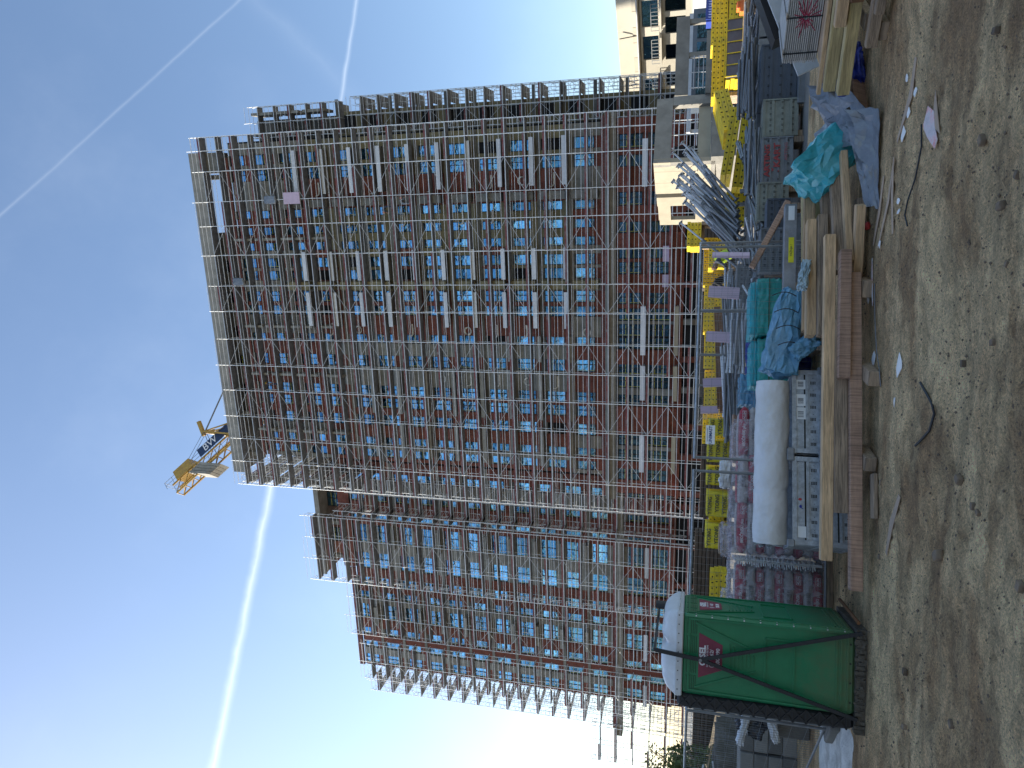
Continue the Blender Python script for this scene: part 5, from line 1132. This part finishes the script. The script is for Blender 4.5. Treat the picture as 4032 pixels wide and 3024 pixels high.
for x in (0, 1.7): MB().box(x, x + .08, 0, .08, 0, 1.15).box(x, x + .08, 1.2, 1.28, 0, 1.15).build('upright', steel_dark, cb)
MB().box(0, 1.78, 0, 1.28, .9, .97).build('tray', steel_dark, cb)
# ------------------------------------------------------------ yellow formwork panels
def yellow_proto(L_, W_=.8, T_=.12, tag_='a'):
    b = MB().box(.03, L_ - .03, .03, W_ - .03, .02, T_ - .02)
    b.prism([(0, 0), (L_, 0), (L_, T_), (0, T_)], 0, .028).prism([(0, 0), (L_, 0), (L_, T_), (0, T_)], W_ - .028, W_)
    b.box(0, .03, .03, W_ - .03, 0, T_).box(L_ - .03, L_, .03, W_ - .03, 0, T_)
    me = b.mesh('frame', yellow); h = MB()
    n = int(L_ / .16)
    for i in range(n):
        x = .1 + i * (L_ - .2) / max(1, n - 1); (h.disc((x, -.002, T_ / 2), (0, -1, 0), .03, .018, 8) if i % 3 else h.disc((x, -.002, T_ / 2), (0, -1, 0), .02, .034, 8))
    return me, h.mesh('hole', hole_m)
YP = {L_: yellow_proto(L_) for L_ in (.9, 1.35, 1.8, 2.4)}
ORD = ['bottom', 'second', 'third', 'fourth', 'fifth', 'sixth', 'seventh', 'eighth', 'ninth', 'tenth']
def lay(k, n): return 'topmost' if k == n - 1 else ('bottom' if k == 0 else ORD[k] + ' from below')
def ystack(loc, rz, L_, n, where, z0, tilt=0, dz=.125):
    for k in range(n):
        rt = thing('yellow_form_panel', 'yellow formwork panel, %s in the stack %s' % (lay(k, n), where), 'formwork panel', (loc[0] + rnd.uniform(-.03, .03), loc[1] + rnd.uniform(-.02, .02), z0 + k * dz), (0, tilt, rz + rnd.uniform(-.015, .015)), 'yellow formwork panels ' + where)
        put('frame', YP[L_][0], rt); put('hole', YP[L_][1], rt, kind='stuff')
def trestle(x, y, rz, w_, z, where): tag(MB().box(0, .12, .05, .7, 0, z - .004).box(w_ - .12, w_, .05, .7, 0, z - .004).box(.13, w_ - .13, .3, .4, z - .12, z - .005).build('timber_trestle', wood_d, None, (x, y, 0), rz), 'timber trestle under the yellow panels ' + where, 'trestle', 'timber trestles')
ystack((-6.4, 22.4), 0, .9, 4, 'left of the wrapped pallets', .88); trestle(-6.4, 22.4, 0, .9, .88, 'left of the wrapped pallets')
ystack((-4.9, 25.6), 0, 1.35, 4, 'between the wrapped pallets', .9); trestle(-4.9, 25.6, 0, 1.35, .9, 'between the wrapped pallets')
for i, (x, y, L_, n, z, wh) in enumerate(((-2.0, 27.6, 1.35, 7, .8, 'behind the rightmost wrapped pallet'), (-.6, 26.5, 1.35, 7, .8, 'far behind the blue stacks'), (.75, 26.4, 1.35, 7, .85, 'behind the fourth lilac board'), (2.1, 27.2, 1.8, 7, .9, 'behind the third lilac board'), (3.95, 28., 1.8, 7, .95, 'behind the workers'), (5.2, 26.6, .9, 4, 1.95, 'near the cream wall'), (4.4, 26.6, .9, 5, 1.05, 'left of the steel props'))):
    ystack((x, y), R((2, 4, -3, 2, -2, 5, 3)[i]), L_, n, wh, z); trestle(x, y, 0, L_, z, wh)
ystack((5.1, 18.6), R(-4), 2.4, 2, 'slanting above the sprayed panel', 1.0, R(6), .13); ystack((5.35, 18.4), R(8), 1.8, 2, 'crossed on top of the slanting ones', 1.3, R(7), .13); trestle(5.2, 18.8, 0, 2.2, .95, 'above the sprayed panel')
ystack((4.4, 19.8), R(-10), .9, 4, 'low beside the slanting ones', .85); trestle(4.4, 19.8, R(-10), .9, .85, 'low beside the slanting ones')
ystack((6.9, 19.6), R(20), 1.35, 3, 'right of the slanting ones', 1.1, R(-12)); trestle(7.0, 19.8, R(20), 1.2, 1.0, 'right of the slanting ones')
for i, (x, y, L_, n, z, wh) in enumerate(((9.0, 22.6, 1.8, 3, 1.42, 'behind the grey-faced frame'), (10.9, 23.4, 1.8, 4, 1.35, 'at the right edge, upper stack'), (12.8, 23.2, 2.4, 4, 1.4, 'at the far right edge'), (9.2, 21.9, 1.35, 4, .9, 'below the grey-faced frame'), (10.7, 22.6, 1.8, 5, .7, 'at the right edge, lower stack'))):
    ystack((x, y), R((0, 4, -2, 3, 0)[i]), L_, n, wh, z); trestle(x, y, 0, L_, z, wh)
fr = thing('framed_panel', 'yellow-rimmed frame with grey faces leaning among the yellow stacks', 'formwork panel', (9.15, 21.6, .98), (R(-8), 0, 0))
MB().box(0, 1.7, 0, .06, 0, .42).build('grey_face', mat('phenolic_face', (.12, .11, .12), .5, bump=0), fr)
for x in [i * .335 for i in range(6)]: MB().box(x, x + .025, -.03, -.001, 0, .42).build('rib', yellow, fr)
MB().box(0, 1.71, -.03, -.001, .421, .46).box(0, 1.71, -.03, -.001, -.04, -.001).build('rim', yellow, fr)
tag(MB().bev(0, .32, 0, .25, 0, .12, .01).bev(.1, .3, 0, .25, .121, .2, .01).build('orange_case', orange, None, (10.45, 20.5, 1.0)), 'orange plastic case below the yellow stacks at right', 'case'); trestle(10.4, 20.5, 0, .5, 1.0, 'carrying the orange case')
tag(MB().box(0, 4.5, 0, .3, 0, .06).box(.3, 4.2, .05, .25, .061, .12).build('pale_planks', wood_l, None, (8.3, 19.4, .95), R(-8)), 'long pale planks lying before the yellow stacks at right', 'planks'); trestle(8.4, 19.3, R(-8), 4.2, .94, 'carrying the pale planks')
tag(put('beige_tarp', blob((1.6, .8, .3), 97, 18, .3, .09, 1.8).mesh('tarp', mat('beige_sheet', (.45, .38, .3), .6, bump=.4, bs=10)), None, (7.9, 18.6, 1.0), (0, 0, R(-10))), 'beige sheet draped over parts in the right middle', 'tarpaulin'); trestle(7.3, 18.3, 0, 1.3, .86, 'under the beige sheet')
for i in range(4): tube_bundle('dark steel parts heaped in the right middle, %s heap from the left' % ORD1[i], (5.6 + i * .75, 16.9 + .5 * (i % 2), .85), R(40 * (-1) ** i), 14, 1.2, .026, .6, .25, (steel_dark, galv_dull)[i % 2], jit=.22, seed=50 + i)
for i in range(4): tag(MB().box(0, .8, 0, .7, 0, .84).build('steel_basket', steel_dark, None, (5.5 + i * .85, 17.0, 0)), 'steel basket carrying dark parts in the right middle, %s from the left' % ORD1[i], 'basket', 'steel baskets at right')
# yellow wrapped aerated-block pallets
names = ('leftmost', 'second', 'third', 'fourth', 'rightmost')
for i, (x, y, z, w_) in enumerate(((-4.95, 23.9, .84, .8), (-3.95, 24, .84, .82), (-2.98, 24.4, .86, .6), (-2.2, 24.2, .86, .72), (-1.3, 23.6, .84, .55))):
    o = thing('block_pallet', names[i] + ' of the yellow-wrapped block pallets printed in black', 'block pallet', (x - .15, y, 0), 0, 'yellow wrapped block pallets')
    put('film_cover', blob((w_, .8, .72), 110 + i, 12, .03, .022, 3).mesh('film', yellow_wrap), o, (w_ / 2, .4, z + .34)); MB().box(.02, w_ - .02, .02, .78, 0, z).build('lower_blocks', concrete_dark, o)
    for q_ in range(3): text('film_text', 'YTONG', .17, letterk, o, (w_ / 2 + (.0, .05, -.04)[q_], -.035, z + .12 + q_ * .23), bold=.004, sx=.95)
    MB().box(.1, w_ - .1, -.034, -.033, z + .2, z + .207).build('film_line', letterk, o)
pallet((-4.35, 19.8, 1.0), R(3), 'upper of two empty pallets on top of the wrapped bags', .7, .5, 'empty pallets'); trestle(-4.3, 19.8, 0, .6, .99, 'under the empty pallets'); pallet((-4.35, 19.8, 1.14), R(-2), 'topmost empty pallet before the yellow-wrapped blocks', .7, .5, 'empty pallets')
for i in range(9): tag(MB().box(0, 1.0, 0, .5, 0, .022).build('brown_sheet', wood_r, None, (-1.5 + .01 * (i % 3), 15.4, .95 + i * .03), R(4)), 'brown sheet, %s in the stack left of the grey tubes' % lay(i, 9), 'board', 'brown stacked sheets')
tag(MB().box(0, .95, 0, .5, 0, .945).build('block_stack', concrete_dark, None, (-1.5, 15.41, 0), R(4)), 'dark stack under the brown sheets', 'block stack')
for i in range(5): tag(MB().bar((0, 0, 0), (3.2, 1.6, .15), .14, .2).build('rusty_girder', rust, None, (-1.0 + i * .12, 21.2 + i * .3, .95 + .07 * i)), 'rust-brown steel girder behind the grey tubes, %s from the front' % ORD1[i], 'girder', 'rusty girders'); 
trestle(-.9, 21.4, R(26), 3.2, .9, 'carrying the rusty girders')
# ------------------------------------------------------------ workers on the ground
bendl = dict(pelvis=(0, 0, .88), chest=(.16, 0, 1.17), neck=(.3, 0, 1.32), head=(.42, 0, 1.34), top=(.52, 0, 1.33), hl=(0, .1, .84), hr=(0, -.1, .84), sl=(.22, .19, 1.27), sr=(.22, -.19, 1.27), el=(.38, .22, 1.02), er=(.36, -.2, 1.0), wl=(.6, .16, .95), wr=(.58, -.14, .92))
person('worker in black clothes bending left over a yellow form behind the lilac boards', (3.75, 24.6, .2), R(190), bendl, cloth_k, None, None, cloth_k)
tag(MB().bev(0, 2.2, 0, 1.2, 0, .139, .01).build('plywood_deck', wood_d, None, (3.1, 24.0, 0)), 'plywood deck the two ground workers stand on', 'board')
person('worker in a lime vest stooping, half hidden by the second lilac board', (4.55, 24.6, .14), R(165), bendl, navyc, hivis, None, rust)
for i, (x, y, w_, h_) in enumerate(((-22, 40, 7, 1.7), (-14.2, 39, 6.5, 1.9), (-7, 40, 6, 1.75), (-.4, 41, 5.5, 1.9), (5.8, 42, 5, 1.8))):  # dark stacks added to cover the bright strip of sunlit ground
    rt = thing('added_timber_stack', ('leftmost', 'second', 'middle', 'fourth', 'rightmost')[i] + ' of the long dark timber stacks added to cover sunlit ground at the high-rise foot', 'timber stack', (x, y, 0), R(-3 + i), 'dark timber stacks')
    for k in range(int(h_ / .2)): put('board_layer', ubox(w_ + (k % 3) * .1, 1.2, .16, mat('dark_old_board', (.075, .058, .045), .9, var=.4)), rt, ((k % 2) * .1, 0, k * .2))
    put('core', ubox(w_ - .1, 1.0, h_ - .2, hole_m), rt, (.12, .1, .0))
# far right: blue plastic crates, dark container
for i in range(3):
    for k in range(3):
        rt = thing('blue_crate', 'blue slatted plastic crate, %s layer of the %s column' % (('bottom', 'middle', 'top')[k], ('left', 'middle', 'right')[i]), 'crate', (15.6 + i * 1.35, 31 + i * .3, .8 + k * .42), 0, 'blue crates at right')
        MB().box(0, 1.25, 0, .9, .0, .04).box(0, 1.25, 0, .04, .3, .4).box(0, .05, 0, .04, .041, .299).box(1.2, 1.25, 0, .04, .041, .299).box(.05, 1.2, .3, .9, .041, .38).build('body', bluep, rt); b = MB()
        for q_ in range(10): b.box(.1 + q_ * .11, .14 + q_ * .11, 0, .04, .041, .299)
        b.build('slat', mat('pale_blue_plastic_bar', (.2, .26, .5), .5, bump=0), rt)
tag(MB().box(0, 4.2, 0, 1.2, 0, .795).build('low_platform', concrete_dark, None, (15.5, 31, 0)), 'low platform carrying the blue crates', 'platform')
ct = thing('site_container', 'dark site container with tinted glass behind the concrete portal', 'container', (20.5, 52, 0))
MB().box(0, 6.5, 0, 2.5, 0, 2.9).build('body', dkb, ct)
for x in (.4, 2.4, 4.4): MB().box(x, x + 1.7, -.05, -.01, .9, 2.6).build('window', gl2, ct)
tag(MB().box(0, 9, 0, .3, 2.95, 3.25).box(0, .3, .31, .5, 0, 3.24).box(8.7, 9, .31, .5, 0, 3.24).build('white_canopy', white, None, (19.5, 55.5, 0)), 'long white canopy strip behind the dark container', 'canopy')
# ------------------------------------------------------------ left of the toilet
r = random.Random(8)
for k in range(4):
    for i in range(4):
        tag(MB().bev(0, .72, 0, .8, 0, .245, .015).build('concrete_block', (concrete, concrete_dark)[(i + k) % 2], None, (-8.1 + i * .74 + r.uniform(-.01, .01), 13.6 + i * .12, k * .25), R(6)), 'big concrete block left of the toilet, %s layer, %s column' % (('bottom', 'second', 'third', 'top')[k], ('leftmost', 'second', 'third', 'rightmost')[i]), 'block', 'concrete blocks at left')
o = put('black_foil_bundle', blob((.75, .5, .5), 140, 20, .3, .11, 1.5).mesh('foil', blackf), None, (-5.35, 12.6, .85), (0, R(20), 0)); tag(o, 'black foil bundle on the blocks behind the left fence', 'foil')
o = put('white_foil_strip', blob((.7, .3, .14), 141, 16, .3, .06, 2).mesh('foil', foil), None, (-5.5, 12.4, 1.05), (0, R(10), 0)); tag(o, 'white foil strip on the black bundle, upper', 'foil'); o = put('white_foil_strip', blob((.6, .25, .16), 142, 16, .3, .06, 2).mesh('foil', foil), None, (-5.4, 12.35, .62), (0, R(-15), 0)); tag(o, 'white foil strip under the black bundle, lower', 'foil')
tag(MB().bev(-.35, .35, -.2, .2, 0, .5, .02).build('foil_prop_block', concrete_dark, None, (-5.35, 12.75, 0)), 'concrete block under the black foil bundle', 'block')
for i in range(26):
    a = r.uniform(0, 6.28); x = -12 + r.uniform(-2.4, 2.6); y = 19 + r.uniform(-.8, 1.2); z = 1.05 + r.uniform(0, .5); l_ = r.uniform(.5, 1.5)
    tag(MB().bar((0, 0, 0), (cos(a) * l_, sin(a) * l_ * .4, r.uniform(-.3, .5)), r.uniform(.03, .1), .04).build('scrap_lath', (wood_l, wood_d, white)[i % 3], None, (x, y, z)), 'splintered lath in the scrap heap beyond the left fence', 'scrap timber', 'laths of the scrap heap')
tag(put('rubble_heap', blob((6, 3, 2.2), 150, 30, .3, .25, 1.6).mesh('heap', mudm), None, (-11.8, 19.6, .2)), 'brown rubble heap under splintered laths beyond the left fence', 'rubble heap')
b = MB(); b.path([(-9.9, 18.2, 1.3), (-9.6, 18.1, 1.5), (-9.9, 18.0, 1.7), (-9.4, 18., 1.8)], .04, 5); tag(b.build('red_tape', redm), 'red and white tape tangled in the scrap heap', 'tape')
def wp(u, v):
    x = -6.6 + 2.6 * u; y = 9.3 + 2.6 * v; e = min(1, min(u, 1 - u, v, 1 - v) * 5); return (x, y, -.03 + .075 * e + .03 * e * fbm(Vector((x * 2, y * 2, 3)), 4))
o = sheet(50, 50, wp, .001).build('lime_dust', mat('pale_lime_dust', (.55, .54, .5), .95, var=.3, vs=3, bump=.8, bs=30, stain=(.3, .27, .22), ss=2, sa=.9), kind='stuff'); tag(o, 'pale spilled lime dust on the dirt left of the toilet', 'lime dust')
# ------------------------------------------------------------ litter on the dirt
def gz(x, y): return .05 * fbm(Vector((x * .5, y * .5, 0)), 3) + .022 * fbm(Vector((x * 2.2, y * 2.2, 5)), 4)
def flat(name, pts, m_, label, cat, z=.012, group=None):
    cx = sum(p_[0] for p_ in pts) / len(pts); cy = sum(p_[1] for p_ in pts) / len(pts); n = len(pts)
    top = [(x - cx, y - cy, (gz(x, y) * (1 if y < 8.4 else max(.25, 1 - (y - 8.4))) + z)) for x, y in pts]; b = MB(); b.add(top + [(x, y, z_ - .006) for x, y, z_ in top], [tuple(range(n)), tuple(range(2 * n - 1, n - 1, -1))] + [(i, n + i, n + (i + 1) % n, (i + 1) % n) for i in range(n)])
    return tag(b.build(name, m_, None, (cx, cy, 0)), label, cat, group)
def strip(pts, w_, label, m_=cardm, cat='cardboard', name='cardboard_strip', group='cardboard strips'):
    L1 = []; L2 = []
    for i, (x, y) in enumerate(pts):
        a, c = pts[max(0, i - 1)], pts[min(len(pts) - 1, i + 1)]; d = math.hypot(c[0] - a[0], c[1] - a[1]); nx, ny = -(c[1] - a[1]) / d, (c[0] - a[0]) / d; ww = w_ * (.45 if i in (0, len(pts) - 1) else 1)
        L1.append((x + nx * ww / 2, y + ny * ww / 2)); L2.append((x - nx * ww / 2, y - ny * ww / 2))
    return flat(name, L2 + L1[::-1], m_, label, cat, .016, group)
strip([(3.34, 7.76), (3.04, 7.93), (2.85, 8.12), (2.7, 8.33)], .12, 'longest cardboard strip, running toward the right on the dirt'); strip([(2.56, 8.4), (2.15, 8.38), (1.72, 8.32)], .09, 'straight cardboard strip in front of the tarpaulin tip')
strip([(2.47, 8.79), (2.1, 8.98), (1.77, 9.19)], .09, 'cardboard strip nearest the timber pile'); strip([(2.5, 8.38), (2.13, 8.55), (1.69, 8.93)], .07, 'thin cardboard strip crossing between the other two'); strip([(-.98, 7.75), (-1.3, 7.98), (-1.64, 8.14)], .12, 'torn cardboard strip lying alone left of the wood blocks')
flat('sticker_scrap', [(2.66, 7.24), (2.5, 7.32), (2.36, 7.2), (2.2, 7.02), (2.26, 6.97), (2.42, 7.07), (2.56, 7.1)], mat('red_white_print', (.68, .6, .6), .6, var=.3, vs=9, bump=0, stain=(.62, .1, .08), ss=9, sa=.95), 'torn scrap of red and white printed foil', 'foil scrap', .022); flat('cardboard_scrap', [(2.76, 7.12), (2.5, 7.02), (2.3, 6.93), (2.45, 7.14)], cardm, 'pointed cardboard scrap beside the red and white one', 'cardboard', .014)
pc = []
r = random.Random(12)
for i, (x, y, s_) in enumerate(((3.28, 8.1, .06), (3.0, 7.75, .07), (2.86, 7.95, .06), (2.7, 8.05, .09), (2.02, 8.13, .05), (1.9, 8.1, .05), (1.72, 8.84, .07), (.3, 7.9, .13), (.42, 9.02, .09), (-.05, 8.08, .07), (1.15, 9.35, .06))):
    pts = [(x + cos(a) * s_ * r.uniform(.4, 1.1), y + sin(a) * s_ * r.uniform(.4, 1.1)) for a in [j * 2 * pi / 7 for j in range(7)]]
    flat('paper_scrap', pts, paper, 'white paper scrap on the dirt, %s one counted from the right' % ('first second third fourth fifth sixth seventh eighth ninth tenth eleventh'.split()[i]), 'paper scrap', .018, 'paper scraps on the dirt')
b = MB(); b.path([(x, y, gz(x, y) + .018) for x, y in ((.13, 7.15), (.03, 7.0), (-.05, 6.86), (-.14, 6.8), (-.29, 6.9), (-.38, 7.08), (-.45, 7.26))], .011, 6); tag(b.build('black_cable', blackp), 'curved black cable on the dirt in the middle foreground', 'cable')
b = MB(); b.path([(x, y, gz(x, y) + .015) for x, y in ((2.55, 7.4), (2.33, 7.36), (2.1, 7.6), (1.95, 7.85), (1.82, 7.9), (1.68, 7.76))], .008, 6); tag(b.build('black_cable', blackp), 'thin black cable curling on the dirt near the cardboard strips', 'cable')
b = MB(); b.path([(x, y, .02) for x, y in ((1.3, 9.05), (.9, 8.98), (.5, 8.85), (.3, 8.7), (.1, 8.62))], .006, 5); tag(b.build('thin_wire', steel_dark), 'thin wire trailing in front of the lowest timber', 'wire')
rc = strip([(1.62, 9.22), (1.35, 9.2), (1.05, 9.12)], .07, 'red and white barrier tape under the right end of the timbers', mat('barrier_tape', (.6, .58, .56), .5, var=.1, bump=0, stain=(.5, .03, .03), ss=6, sa=.95), 'tape', 'barrier_tape', None)
tag(put('red_wrapper', blob((.09, .09, .06), 160, 8, .3, .02, 2).mesh('wrapper', redm), None, (2.05, 9.42, .04)), 'crumpled red wrapper on the dirt beside the pile', 'wrapper')
stl = [(.27, 6.26, .04), (-.63, 6.2, .055), (-1.29, 6.51, .075), (-.79, 5.91, .04), (-.82, 5.82, .035), (-3.08, 7.37, .045), (-2.59, 7.44, .045), (-2.51, 6.18, .045), (.39, 5.56, .04), (-1.16, 5.09, .05), (1.91, 5.95, .055), (1.32, 5.53, .055), (1.46, 5.28, .04), (-.95, 8.55, .04), (-1.75, 8.5, .045), (.9, 5.4, .03), (-3.4, 6.0, .04), (2.6, 5.7, .045)]
pl = 'under the cable;left of centre, larger;flat squarish in the left foreground;in a close pair, upper;in a close pair, lower;before the toilet, left;before the toilet, right;in the left foreground;near the bottom centre;at the bottom edge, left of centre;near the bottom right, larger;at the bottom, right of centre;at the bottom edge, right of centre;beside the propping block;beside the flat board;small, at the bottom centre;far left foreground;far right foreground'.split(';')
for i, (x, y, s_) in enumerate(stl): tag(put('stone', blob((s_ * 1.5, s_ * 1.2, s_ * .9), 200 + i, 6, .35, s_ * .12, 1.2).mesh('stone', stone_m), None, (x, y, gz(x, y) + s_ * .18), (0, 0, i)), 'dark stone on the dirt ' + pl[i], 'stone', 'larger stones on the dirt')
